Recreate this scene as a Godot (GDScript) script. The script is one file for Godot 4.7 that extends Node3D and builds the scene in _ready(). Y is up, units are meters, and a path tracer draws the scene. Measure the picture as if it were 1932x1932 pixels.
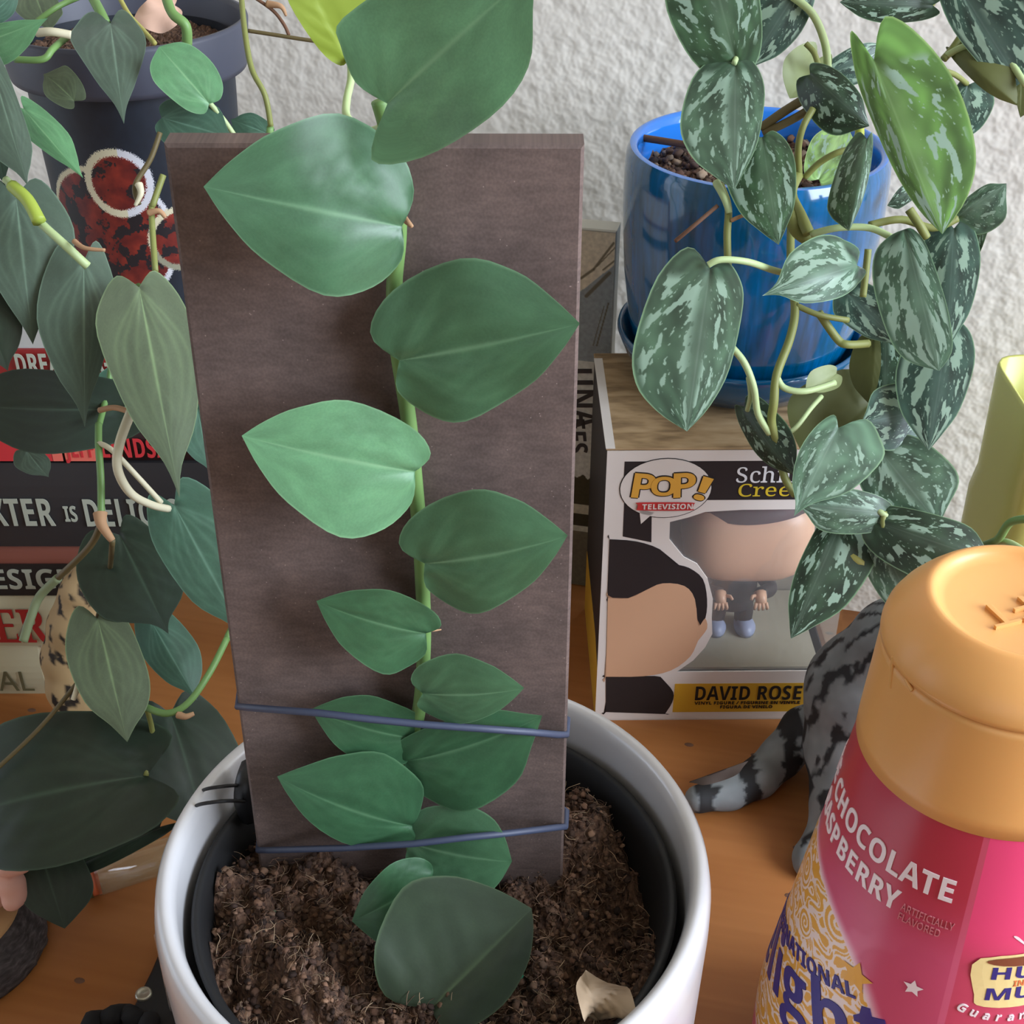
extends Node3D
# A windowsill-side table crowded with house plants. Units are metres, y is up, the table top is y = 0.

const FOCAL := 2539.0
const HALF := 966.0
const PITCH := 0.5916
const EYE := Vector3(0, 0.4622, 0)
const WALL_TURN := -0.229

var right_axis := Vector3(1, 0, 0)
var view_axis := Vector3(0, -sin(PITCH), -cos(PITCH))
var up_axis := Vector3(0, cos(PITCH), -sin(PITCH))
var used := {}
var M := {}
var rng := RandomNumberGenerator.new()

# ---------------------------------------------------------------- where things stand
func ray(px: float, py: float) -> Vector3:
	return view_axis + right_axis * ((px - HALF) / FOCAL) - up_axis * ((py - HALF) / FOCAL)

func P(px: float, py: float, depth: float) -> Vector3:
	return EYE + ray(px, py) * depth

func V(px: float, py: float, forward: float) -> Vector3:
	var r := ray(px, py)
	return EYE + r * (forward / -r.z)

func T(px: float, py: float, height: float) -> Vector3:
	var r := ray(px, py)
	return EYE + r * ((EYE.y - height) / -r.y)

# ---------------------------------------------------------------- names, labels
func numbered(called: String) -> String:
	if not used.has(called):
		used[called] = 0
		return called
	used[called] += 1
	return "%s_%03d" % [called, used[called]]

func thing(called: String, label: String, category: String, at := Vector3.ZERO, group := "") -> Node3D:
	var o := Node3D.new()
	o.name = numbered(called)
	add_child(o)
	o.position = at
	o.set_meta("label", label)
	o.set_meta("category", category)
	if group != "":
		o.set_meta("group", group)
	return o

func part(parent: Node3D, called: String, mesh: Mesh, mat: Material = null, under: Material = null) -> MeshInstance3D:
	var o := MeshInstance3D.new()
	o.name = called if parent != self else numbered(called)
	o.mesh = mesh
	parent.add_child(o, true)
	if parent != self and parent.get_parent() == self:
		mesh_shift(o, parent)
	if mat:
		o.set_surface_override_material(0, mat)
	if under and mesh.get_surface_count() > 1:
		o.set_surface_override_material(1, under)
	return o

# shapes are computed in world coordinates; a part of a thing with a base of its own is moved back by it
func mesh_shift(o: MeshInstance3D, parent: Node3D) -> void:
	o.transform = parent.transform.affine_inverse()

func tag(o: Node3D, label: String, category: String, group := "") -> void:
	o.set_meta("label", label)
	o.set_meta("category", category)
	if group != "":
		o.set_meta("group", group)

func structure(o: Node3D) -> void:
	o.set_meta("kind", "structure")

# ---------------------------------------------------------------- materials
func mat(c: Color, rough := 0.6, extra := {}) -> StandardMaterial3D:
	var m := StandardMaterial3D.new()
	m.albedo_color = c
	m.roughness = rough
	for k in extra:
		m.set(k, extra[k])
	return m

func rgb(r: float, g: float, b: float) -> Color:
	return Color(r / 255.0, g / 255.0, b / 255.0)

func noise(freq: float, seed_ := 1, octaves := 4) -> FastNoiseLite:
	var n := FastNoiseLite.new()
	n.seed = seed_
	n.noise_type = FastNoiseLite.TYPE_SIMPLEX_SMOOTH
	n.frequency = freq
	n.fractal_octaves = octaves
	return n

func noise_tex(freq: float, ramp: Array, size := 512, seed_ := 1, octaves := 4) -> NoiseTexture2D:
	var t := NoiseTexture2D.new()
	t.width = size
	t.height = size
	t.seamless = true
	t.noise = noise(freq, seed_, octaves)
	if ramp.size():
		var g := Gradient.new()
		var offs := PackedFloat32Array()
		var cols := PackedColorArray()
		for k in ramp.size():
			offs.append(ramp[k][0])
			cols.append(ramp[k][1])
		g.offsets = offs
		g.colors = cols
		t.color_ramp = g
	return t

func image_tex(w: int, h: int, fn: Callable) -> ImageTexture:
	var data := PackedByteArray()
	data.resize(w * h * 3)
	var k := 0
	for y in h:
		for x in w:
			var c: Color = fn.call((x + 0.5) / w, (y + 0.5) / h)
			data[k] = int(clampf(c.r, 0, 1) * 255.0)
			data[k + 1] = int(clampf(c.g, 0, 1) * 255.0)
			data[k + 2] = int(clampf(c.b, 0, 1) * 255.0)
			k += 3
	return ImageTexture.create_from_image(Image.create_from_data(w, h, false, Image.FORMAT_RGB8, data))

# ---------------------------------------------------------------- shapes
func grid_mesh(rows: Array, closed_u: bool, closed_v: bool, smooth := true, uvs := []) -> ArrayMesh:
	# rows: Array of PackedVector3Array, all of one length
	var st := SurfaceTool.new()
	st.begin(Mesh.PRIMITIVE_TRIANGLES)
	st.set_smooth_group(0 if smooth else -1)
	add_grid(st, rows, closed_u, closed_v, uvs)
	st.generate_normals()
	return st.commit()

func add_grid(st: SurfaceTool, rows: Array, closed_u: bool, closed_v: bool, uvs := []) -> void:
	var nr := rows.size()
	var nc: int = rows[0].size()
	for i in (nr if closed_v else nr - 1):
		var a: PackedVector3Array = rows[i]
		var b: PackedVector3Array = rows[(i + 1) % nr]
		for j in (nc if closed_u else nc - 1):
			var k := (j + 1) % nc
			for q in [[0, j], [1, k], [1, j], [0, j], [0, k], [1, k]]:
				if uvs.size():
					var row: PackedVector2Array = uvs[(i + q[0]) if i + q[0] < uvs.size() else 0]
					st.set_uv(row[j + (1 if q[1] != j else 0)])
				st.add_vertex(a[q[1]] if q[0] == 0 else b[q[1]])

func lathe(profile: Array, at: Vector3, sides := 64, squash := Vector2.ONE) -> ArrayMesh:
	# profile: Vector2(radius, height), from the bottom outside upwards
	var rows := []
	var uvs := []
	var hi := -1e9
	var lo := 1e9
	for p in profile:
		hi = maxf(hi, p.y)
		lo = minf(lo, p.y)
	for p in profile:
		var row := PackedVector3Array()
		var uv := PackedVector2Array()
		for k in sides:
			var a := TAU * k / sides
			row.append(at + Vector3(p.x * cos(a) * squash.x, p.y, p.x * sin(a) * squash.y))
		for k in sides + 1:
			uv.append(Vector2(float(k) / sides, (p.y - lo) / (hi - lo)))
		rows.append(row)
		uvs.append(uv)
	return grid_mesh(rows, true, false, true, uvs)

func smooth_path(pts: Array, steps := 6) -> Array:
	if pts.size() < 3:
		return pts
	var out := []
	for i in pts.size() - 1:
		var p0: Vector3 = pts[maxi(i - 1, 0)]
		var p1: Vector3 = pts[i]
		var p2: Vector3 = pts[i + 1]
		var p3: Vector3 = pts[mini(i + 2, pts.size() - 1)]
		for k in steps:
			out.append(p1.cubic_interpolate(p2, p0, p3, float(k) / steps))
	out.append(pts[-1])
	return out

func add_tube(st: SurfaceTool, path: Array, r0: float, r1: float, sides := 8, closed := false) -> void:
	var rows := []
	var side := Vector3.ZERO
	var n := path.size()
	for i in n:
		var before: Vector3 = path[(i - 1 + n) % n] if closed else path[maxi(i - 1, 0)]
		var after: Vector3 = path[(i + 1) % n] if closed else path[mini(i + 1, n - 1)]
		var d := (after - before).normalized()
		if side == Vector3.ZERO:
			side = d.cross(Vector3.UP if absf(d.y) < 0.9 else Vector3.RIGHT).normalized()
		side = (side - d * side.dot(d)).normalized()
		var up := d.cross(side)
		var r := lerpf(r0, r1, float(i) / maxf(n - 1, 1))
		var row := PackedVector3Array()
		for k in sides:
			var a := -TAU * k / sides
			row.append(path[i] + (side * cos(a) + up * sin(a)) * r)
		rows.append(row)
	add_grid(st, rows, true, closed)
	if not closed:
		for e in [0, n - 1]:
			for k in sides:
				var ring: PackedVector3Array = rows[e]
				st.add_vertex(path[e])
				st.add_vertex(ring[(k + 1) % sides if e == 0 else k])
				st.add_vertex(ring[k if e == 0 else (k + 1) % sides])

func tube(path: Array, r0: float, r1 := -1.0, sides := 8, closed := false, steps := 6) -> ArrayMesh:
	var st := SurfaceTool.new()
	st.begin(Mesh.PRIMITIVE_TRIANGLES)
	st.set_smooth_group(0)
	add_tube(st, smooth_path(path, steps) if steps > 0 else path, r0, r0 if r1 < 0 else r1, sides, closed)
	st.generate_normals()
	return st.commit()

func stem(parent: Node3D, pts: Array, r0: float, m: Material, r1 := -1.0, called := "stem") -> MeshInstance3D:
	var path := []
	for p in pts:
		path.append(P(p[0], p[1], p[2]))
	return part(parent, called, tube(path, r0, r1), m)

# a prism over a polygon lying in the plane of x_axis and y_axis, with small chamfers
func prism(poly: PackedVector2Array, origin: Vector3, x_axis: Vector3, y_axis: Vector3, thick: float, bevel := 0.0, uv_scale := Vector2.ZERO) -> ArrayMesh:
	var st := SurfaceTool.new()
	st.begin(Mesh.PRIMITIVE_TRIANGLES)
	st.set_smooth_group(-1)
	add_prism(st, poly, origin, x_axis, y_axis, thick, bevel, uv_scale)
	st.generate_normals()
	return st.commit()

func add_prism(st: SurfaceTool, poly_: PackedVector2Array, origin: Vector3, x_axis: Vector3, y_axis: Vector3, thick: float, bevel := 0.0, uv_scale := Vector2.ZERO) -> void:
	var poly := poly_.duplicate()
	if Geometry2D.is_polygon_clockwise(poly):
		poly.reverse()
	var z_axis := x_axis.cross(y_axis)
	var inner := poly
	if bevel > 0.0:
		var n := poly.size()
		inner = PackedVector2Array()
		for i in n:
			var e0 := (poly[i] - poly[(i - 1 + n) % n]).normalized()
			var e1 := (poly[(i + 1) % n] - poly[i]).normalized()
			var t := (e1 - e0)
			var nn := (e0.orthogonal() + e1.orthogonal()).normalized() * -1.0
			inner.append(poly[i] + nn * bevel * (1.0 if t.length() < 1e-6 else 1.0 / maxf(0.4, -nn.dot(e0.orthogonal()))))
	var at := func(p: Vector2, z: float) -> Vector3: return origin + x_axis * p.x + y_axis * p.y + z_axis * z
	var put := func(p: Vector2, z: float):
		if uv_scale != Vector2.ZERO:
			st.set_uv(Vector2(p.x * uv_scale.x, 1.0 - p.y * uv_scale.y))
		st.add_vertex(at.call(p, z))
	var idx := Geometry2D.triangulate_polygon(inner)
	for k in range(0, idx.size(), 3):
		var a := inner[idx[k]]
		var b := inner[idx[k + 1]]
		var c := inner[idx[k + 2]]
		if (b - a).cross(c - a) > 0:
			var sw := b
			b = c
			c = sw
		put.call(a, thick); put.call(b, thick); put.call(c, thick)
		put.call(a, 0.0); put.call(c, 0.0); put.call(b, 0.0)
	var loops := [[inner, 0.0], [poly, bevel], [poly, thick - bevel], [inner, thick]] if bevel > 0.0 else [[poly, 0.0], [poly, thick]]
	for l in loops.size() - 1:
		var lo: PackedVector2Array = loops[l][0]
		var hi: PackedVector2Array = loops[l + 1][0]
		var z0: float = loops[l][1]
		var z1: float = loops[l + 1][1]
		for i in poly.size():
			var j := (i + 1) % poly.size()
			put.call(lo[i], z0); put.call(hi[i], z1); put.call(hi[j], z1)
			put.call(lo[i], z0); put.call(hi[j], z1); put.call(lo[j], z0)

func box(lo: Vector3, hi: Vector3, bevel := 0.0) -> ArrayMesh:
	return prism(PackedVector2Array([Vector2(lo.x, lo.y), Vector2(hi.x, lo.y), Vector2(hi.x, hi.y), Vector2(lo.x, hi.y)]), Vector3(0, 0, lo.z), Vector3.RIGHT, Vector3.UP, hi.z - lo.z, bevel)

func ellipse(cx: float, cy: float, rx: float, ry: float, n := 32) -> PackedVector2Array:
	var out := PackedVector2Array()
	for k in n:
		out.append(Vector2(cx + rx * cos(TAU * k / n), cy + ry * sin(TAU * k / n)))
	return out

func poly(a: Array) -> PackedVector2Array:
	var out := PackedVector2Array()
	for k in range(0, a.size(), 2):
		out.append(Vector2(a[k], a[k + 1]))
	return out

func rounded(a: PackedVector2Array, steps := 5) -> PackedVector2Array:
	var out := PackedVector2Array()
	var n := a.size()
	for i in n:
		for k in steps:
			out.append(a[i].cubic_interpolate(a[(i + 1) % n], a[(i - 1 + n) % n], a[(i + 2) % n], float(k) / steps))
	return out

func rect(x0: float, y0: float, x1: float, y1: float) -> PackedVector2Array:
	return poly([x0, y0, x1, y0, x1, y1, x0, y1])

# ---------------------------------------------------------------- lettering
var fonts := {}
func font(face: String, weight: int) -> SystemFont:
	var key := face + str(weight)
	if not fonts.has(key):
		var f := SystemFont.new()
		f.font_names = PackedStringArray([face])
		f.font_weight = weight
		fonts[key] = f
	return fonts[key]

# letters as thin solids: x from 0 to their width, y from the baseline, sized so that a capital is cap high; place(x, y, z) puts each vertex where it belongs
func letters(words: String, cap: float, place: Callable, opt := {}) -> ArrayMesh:
	var t := TextMesh.new()
	t.text = words
	t.font = font(opt.get("face", "Droid Sans"), opt.get("weight", 700))
	t.font_size = 64
	t.pixel_size = cap / 64.0 / 0.714
	t.depth = opt.get("depth", 0.0003)
	t.curve_step = opt.get("curve", 2.0)
	t.horizontal_alignment = HORIZONTAL_ALIGNMENT_LEFT
	var arrays := t.surface_get_arrays(0)
	var v: PackedVector3Array = arrays[Mesh.ARRAY_VERTEX]
	var index: PackedInt32Array = arrays[Mesh.ARRAY_INDEX] if arrays[Mesh.ARRAY_INDEX] != null else PackedInt32Array(range(v.size()))
	# height of the baseline from a plain capital
	var probe := TextMesh.new()
	probe.text = "H"
	probe.font = t.font
	probe.font_size = 64
	probe.pixel_size = t.pixel_size
	var base_y := probe.get_aabb().position.y
	var real_cap := probe.get_aabb().size.y
	var x0 := t.get_aabb().position.x
	var wide := t.get_aabb().size.x
	var sx: float = (opt.width / wide) if opt.has("width") else cap / real_cap * opt.get("stretch", 1.0)
	var sy := cap / real_cap
	if opt.get("center", false):
		x0 += wide / 2
	if opt.get("ends", false):
		x0 += wide
	var st := SurfaceTool.new()
	st.begin(Mesh.PRIMITIVE_TRIANGLES)
	st.set_smooth_group(-1)
	var most: float = opt.get("fine", 1e9)
	for k in range(0, index.size(), 3):
		var tri := []
		for q in 3:
			var p := v[index[k + q]]
			tri.append(Vector3((p.x - x0) * sx, (p.y - base_y) * sy, p.z))
		cut(st, tri[0], tri[1], tri[2], most, place)
	st.generate_normals()
	return st.commit()

func cut(st: SurfaceTool, a: Vector3, b: Vector3, c: Vector3, most: float, place: Callable) -> void:
	var ab := a.distance_to(b)
	var bc := b.distance_to(c)
	var ca := c.distance_to(a)
	var l := maxf(ab, maxf(bc, ca))
	if l <= most:
		st.add_vertex(place.call(a)); st.add_vertex(place.call(b)); st.add_vertex(place.call(c))
	elif l == ab:
		var m := (a + b) / 2
		cut(st, a, m, c, most, place); cut(st, m, b, c, most, place)
	elif l == bc:
		var m := (b + c) / 2
		cut(st, a, b, m, most, place); cut(st, a, m, c, most, place)
	else:
		var m := (c + a) / 2
		cut(st, a, b, m, most, place); cut(st, m, b, c, most, place)

func flat_place(origin: Vector3, x_axis: Vector3, y_axis: Vector3) -> Callable:
	var z := x_axis.cross(y_axis)
	return func(p: Vector3) -> Vector3: return origin + x_axis * p.x + y_axis * p.y + z * p.z

# ---------------------------------------------------------------- leaves
func rim_line(um: float, wm: float, lobe: float, full: float, taper: float) -> Array:
	var c := [Vector2(0, 0), Vector2(-lobe, wm * 0.4), Vector2(um * 0.3 - lobe * 0.55, wm * 0.8), Vector2(um, wm), Vector2(um + 0.5 * (1 - um), wm * full), Vector2(um + 0.8 * (1 - um), wm * taper), Vector2(1, 0)]
	var out := []
	for i in c.size() - 1:
		for k in 4:
			out.append(c[i].cubic_interpolate(c[i + 1], c[maxi(i - 1, 0)], c[mini(i + 2, c.size() - 1)], k / 4.0))
	out.append(c[-1])
	return out

# px: base x y, tip x y, then a point on each side where the blade is widest. The blade lies in a plane through base and tip,
# turned by roll about its midrib; arch, cup, fold, droop, sway and wave bend it out of that plane.
func leaf(parent: Node3D, px: Array, zb: float, zt: float, top: Material, under: Material, o := {}) -> MeshInstance3D:
	var base := P(px[0], px[1], zb)
	var tip := P(px[2], px[3], zt)
	if o.has("F"):
		base = V(px[0], px[1], o.F[0])
		tip = V(px[2], px[3], o.F[1])
	var a := tip - base
	var length := a.length()
	a /= length
	var n: Vector3 = o.get("n", EYE - (base + tip) / 2)
	n = (n - a * n.dot(a)).normalized()
	n = n.rotated(a, o.get("roll", 0.0))
	var s := a.cross(n)
	var sides := {}
	for q in [4, 6]:
		var r := ray(px[q], px[q + 1])
		var t := (base - EYE).dot(n) / r.dot(n)
		var d := EYE + r * t - base
		var side := -1.0 if d.dot(s) < 0 else 1.0
		if sides.has(side):
			side = -side
		sides[side] = Vector2(clampf(d.dot(a) / length, 0.1, 0.75), absf(d.dot(s)))
	var wide := maxf(sides[1.0].y, sides[-1.0].y)
	var lobe: float = o.get("lobe", 0.1)
	var full: float = o.get("full", 0.72)
	var taper: float = o.get("taper", 0.34)
	var arch: float = o.get("arch", 0.06)
	var cup: float = o.get("cup", 0.0)
	var fold: float = o.get("fold", 0.0)
	var droop: float = o.get("droop", 0.0)
	var sway: float = o.get("sway", 0.0)
	var wave: float = o.get("wave", 0.02)
	var quilt: float = o.get("quilt", 0.012)
	var lobes: Array = o.get("lobes", [lobe, lobe])
	var right_rim := rim_line(sides[1.0].x, sides[1.0].y, lobes[0], full, taper)
	var left_rim := rim_line(sides[-1.0].x, sides[-1.0].y, lobes[1], full, taper)
	var rows := right_rim.size()
	var across := 6
	var pos := []
	var uv := []
	var phase := base.x * 900.0 + tip.y * 700.0
	for i in rows:
		var mu := pow(float(i) / (rows - 1), 1.25)
		var line := []
		var uvl := []
		for j in range(-across, across + 1):
			var f := absf(j) / across
			var sg := signf(j)
			var e: Vector2 = right_rim[i] if j >= 0 else left_rim[i]
			var wm: float = sides[1.0].y if j >= 0 else sides[-1.0].y
			var u := lerpf(mu, e.x, f)
			var w := e.y * f
			var wn := w / wm
			var uc := clampf(u, 0, 1)
			var h := arch * length * 4.0 * uc * (1.0 - uc) + cup * wide * wn * wn - fold * w + droop * length * uc * uc
			h += wave * wide * wn * sin(uc * 9.0 + sg * 1.3 + phase)
			h += quilt * wide * cos(TAU * 5.0 * (u - 0.4 * wn)) * wn * (1.0 - wn) * 4.0 * (1.0 - uc)
			h -= 0.05 * wide * exp(-pow(wn / 0.07, 2.0)) * (1.0 - uc)
			line.append(base + a * (u * length) + s * (sg * w + sway * length * sin(PI * uc)) + n * h)
			uvl.append(Vector2(0.5 + 0.5 * sg * f, uc if f < 0.98 else uc))
		pos.append(line)
		uv.append(uvl)
	var mesh := ArrayMesh.new()
	var nc := across * 2 + 1
	var norms := []
	for i in rows:
		var nl := []
		for j in nc:
			var du: Vector3 = pos[mini(i + 1, rows - 1)][j] - pos[maxi(i - 1, 0)][j]
			var dv: Vector3 = pos[i][mini(j + 1, nc - 1)] - pos[i][maxi(j - 1, 0)]
			var nn := dv.cross(du)
			if nn.length() < 1e-12:
				nn = n
			nn = nn.normalized()
			if nn.dot(n) < 0:
				nn = -nn
			nl.append(nn)
		norms.append(nl)
	var thick: float = o.get("thick", 0.0005)
	for face in 2:
		var vs := PackedVector3Array()
		var ns := PackedVector3Array()
		var us := PackedVector2Array()
		var id := PackedInt32Array()
		for i in rows:
			for j in nc:
				var edge := 1.0 - pow(absf(j - across) / across, 6.0)
				if i == rows - 1:
					edge = 0.0
				var nn: Vector3 = norms[i][j]
				vs.append(pos[i][j] + nn * thick * 0.5 * edge * (1.0 if face == 0 else -1.0))
				ns.append(nn if face == 0 else -nn)
				us.append(uv[i][j])
		for i in rows - 1:
			for j in nc - 1:
				for tri in [[i * nc + j, i * nc + j + 1, i * nc + nc + j], [i * nc + j + 1, i * nc + nc + j + 1, i * nc + nc + j]]:
					var x := vs[tri[0]]
					var cr := (vs[tri[1]] - x).cross(vs[tri[2]] - x)
					if cr.length() < 1e-14:
						continue
					if cr.dot(ns[tri[0]] + ns[tri[1]] + ns[tri[2]]) > 0:
						id.append_array(PackedInt32Array([tri[0], tri[2], tri[1]]))
					else:
						id.append_array(PackedInt32Array(tri))
		var arr := []
		arr.resize(Mesh.ARRAY_MAX)
		arr[Mesh.ARRAY_VERTEX] = vs
		arr[Mesh.ARRAY_NORMAL] = ns
		arr[Mesh.ARRAY_TEX_UV] = us
		arr[Mesh.ARRAY_INDEX] = id
		mesh.add_surface_from_arrays(Mesh.PRIMITIVE_TRIANGLES, arr)
	return part(parent, o.get("called", "leaf"), mesh, top, under)

func silver_leaf(base: Color, seed_: int, amount: float, edge := Color(0.55, 0.68, 0.52)) -> StandardMaterial3D:
	var n := noise(1.0, seed_, 3)
	var n2 := noise(1.0, seed_ + 50, 2)
	var silver := rgb(140, 166, 146)
	var t := image_tex(160, 320, func(x: float, y: float) -> Color:
		var v := absf(x - 0.5) * 2.0
		var sg := 0.0 if x < 0.5 else 13.0
		var k := n.get_noise_2d(v * 2.3 + sg, (y - 0.35 * v) * 4.0 + sg)
		var fine := n2.get_noise_2d(v * 9.0 + sg, (y - 0.35 * v) * 16.0)
		var mask := smoothstep(0.06, 0.25, v) * (1.0 - smoothstep(0.82, 0.97, v)) * smoothstep(0.03, 0.12, y)
		var band := mask * smoothstep(0.0, 0.05, k + 0.16 * fine - 0.40 + amount * 0.38)
		var spots := mask * smoothstep(0.0, 0.08, fine - 0.58 + amount * 0.15)
		var c := base * (0.9 + 0.35 * n2.get_noise_2d(v * 2.0, y * 3.0))
		c = c.lerp(base.lightened(0.16), exp(-pow((v - 0.1) / 0.16, 2.0)) * 0.6)
		c = c.lerp(silver, clampf(maxf(band, spots), 0, 1))
		c = c.lerp(edge, smoothstep(0.955, 0.99, v) * 0.8)
		return c.lerp(base.lightened(0.3), exp(-pow(v / 0.025, 2.0)) * 0.4))
	return mat(Color.WHITE, 0.42, {"albedo_texture": t, "texture_repeat": false})

func veined_leaf(base: Color, vein: Color, streaks: float, rough: float, seed_: int, sheen := 0.0) -> StandardMaterial3D:
	var n := noise(1.0, seed_, 3)
	var t := image_tex(128, 256, func(x: float, y: float) -> Color:
		var v := absf(x - 0.5) * 2.0
		var sg := 0.0 if x < 0.5 else 9.0
		var c := base * (1.0 + 0.10 * n.get_noise_2d(v * 2.0 + sg, y * 3.0) + 0.06 * n.get_noise_2d(v * 30.0 + sg, y * 46.0))
		var k := 0.75 * exp(-pow(v / 0.035, 2.0)) * (1.0 - 0.6 * y)
		for w in [0.30, 0.58, 0.8]:
			k += 0.5 * streaks * exp(-pow((v - w * sin(PI * clampf(y * 0.9 + 0.06, 0, 1)) ) / 0.05, 2.0)) * (1.0 - y)
		k += 0.12 * streaks * exp(-pow((fposmod((y - 0.38 * v) * 7.0, 1.0) - 0.5) / 0.12, 2.0)) * (1.0 - v)
		c = c.lerp(vein, clampf(k, 0, 0.85))
		return c.lerp(vein, smoothstep(0.96, 1.0, v) * 0.55))
	return mat(Color.WHITE, rough, {"albedo_texture": t, "texture_repeat": false, "rim_enabled": sheen > 0.0, "rim": sheen, "rim_tint": 0.6})

# ---------------------------------------------------------------- the scene
func _ready() -> void:
	rng.seed = 7
	camera_and_light()
	make_materials()
	room()
	white_pot_group()
	shingle_plant()
	books()
	dark_pot_group()
	hanging_plant()
	toy_box()
	art_panel()
	blue_pot_group()
	silver_plant()
	creamer_bottle()
	cat_figure()
	small_things()

func camera_and_light() -> void:
	var cam := Camera3D.new()
	cam.name = "camera"
	add_child(cam)
	cam.position = EYE
	cam.rotation = Vector3(-PITCH, 0, 0)
	cam.fov = rad_to_deg(2.0 * atan(HALF / FOCAL))
	cam.near = 0.02
	cam.current = true
	var env := Environment.new()
	env.background_mode = Environment.BG_SKY
	var sky := Sky.new()
	var sm := ProceduralSkyMaterial.new()
	sm.sky_top_color = Color(0.45, 0.6, 0.85)
	sm.sky_horizon_color = Color(0.85, 0.9, 0.97)
	sm.ground_bottom_color = Color(0.35, 0.36, 0.33)
	sm.ground_horizon_color = Color(0.6, 0.62, 0.62)
	sky.sky_material = sm
	env.sky = sky
	env.background_energy_multiplier = 1.0
	env.tonemap_mode = Environment.TONE_MAPPER_LINEAR
	env.tonemap_exposure = 1.04
	env.sdfgi_enabled = true
	env.ssao_enabled = true
	env.ssil_enabled = true
	var we := WorldEnvironment.new()
	we.name = "world_environment"
	we.environment = env
	add_child(we)
	# daylight through the three windows: room coordinates across, height, out from the wall
	day_light("daylight_right", Vector3(1.37, 0.90, 0.70), Vector3(-1, 0, 0), Vector2(1.2, 1.1), 6.1, Color(0.90, 0.94, 1.0))
	day_light("daylight_front", Vector3(-0.1, 0.85, 2.97), Vector3(0, 0, -1), Vector2(1.8, 1.3), 0.28, Color(1.0, 0.93, 0.80))
	day_light("daylight_left", Vector3(-1.67, 0.1, 0.65), Vector3(1, 0, 0), Vector2(1.1, 1.6), 0.62, Color(0.86, 0.92, 1.0))

func room_point(p: Vector3) -> Vector3:
	return Vector3(0.2, 0, -0.66) + Basis(Vector3.UP, WALL_TURN) * p

func day_light(called: String, at: Vector3, towards: Vector3, size: Vector2, energy: float, tint: Color) -> void:
	var l := AreaLight3D.new()
	l.name = called
	l.area_size = size
	l.light_energy = energy
	l.light_color = tint
	l.shadow_enabled = true
	add_child(l)
	var b := Basis(Vector3.UP, WALL_TURN)
	var dir := b * towards
	l.transform = Transform3D(Basis.looking_at(dir, Vector3.UP), room_point(at))

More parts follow.
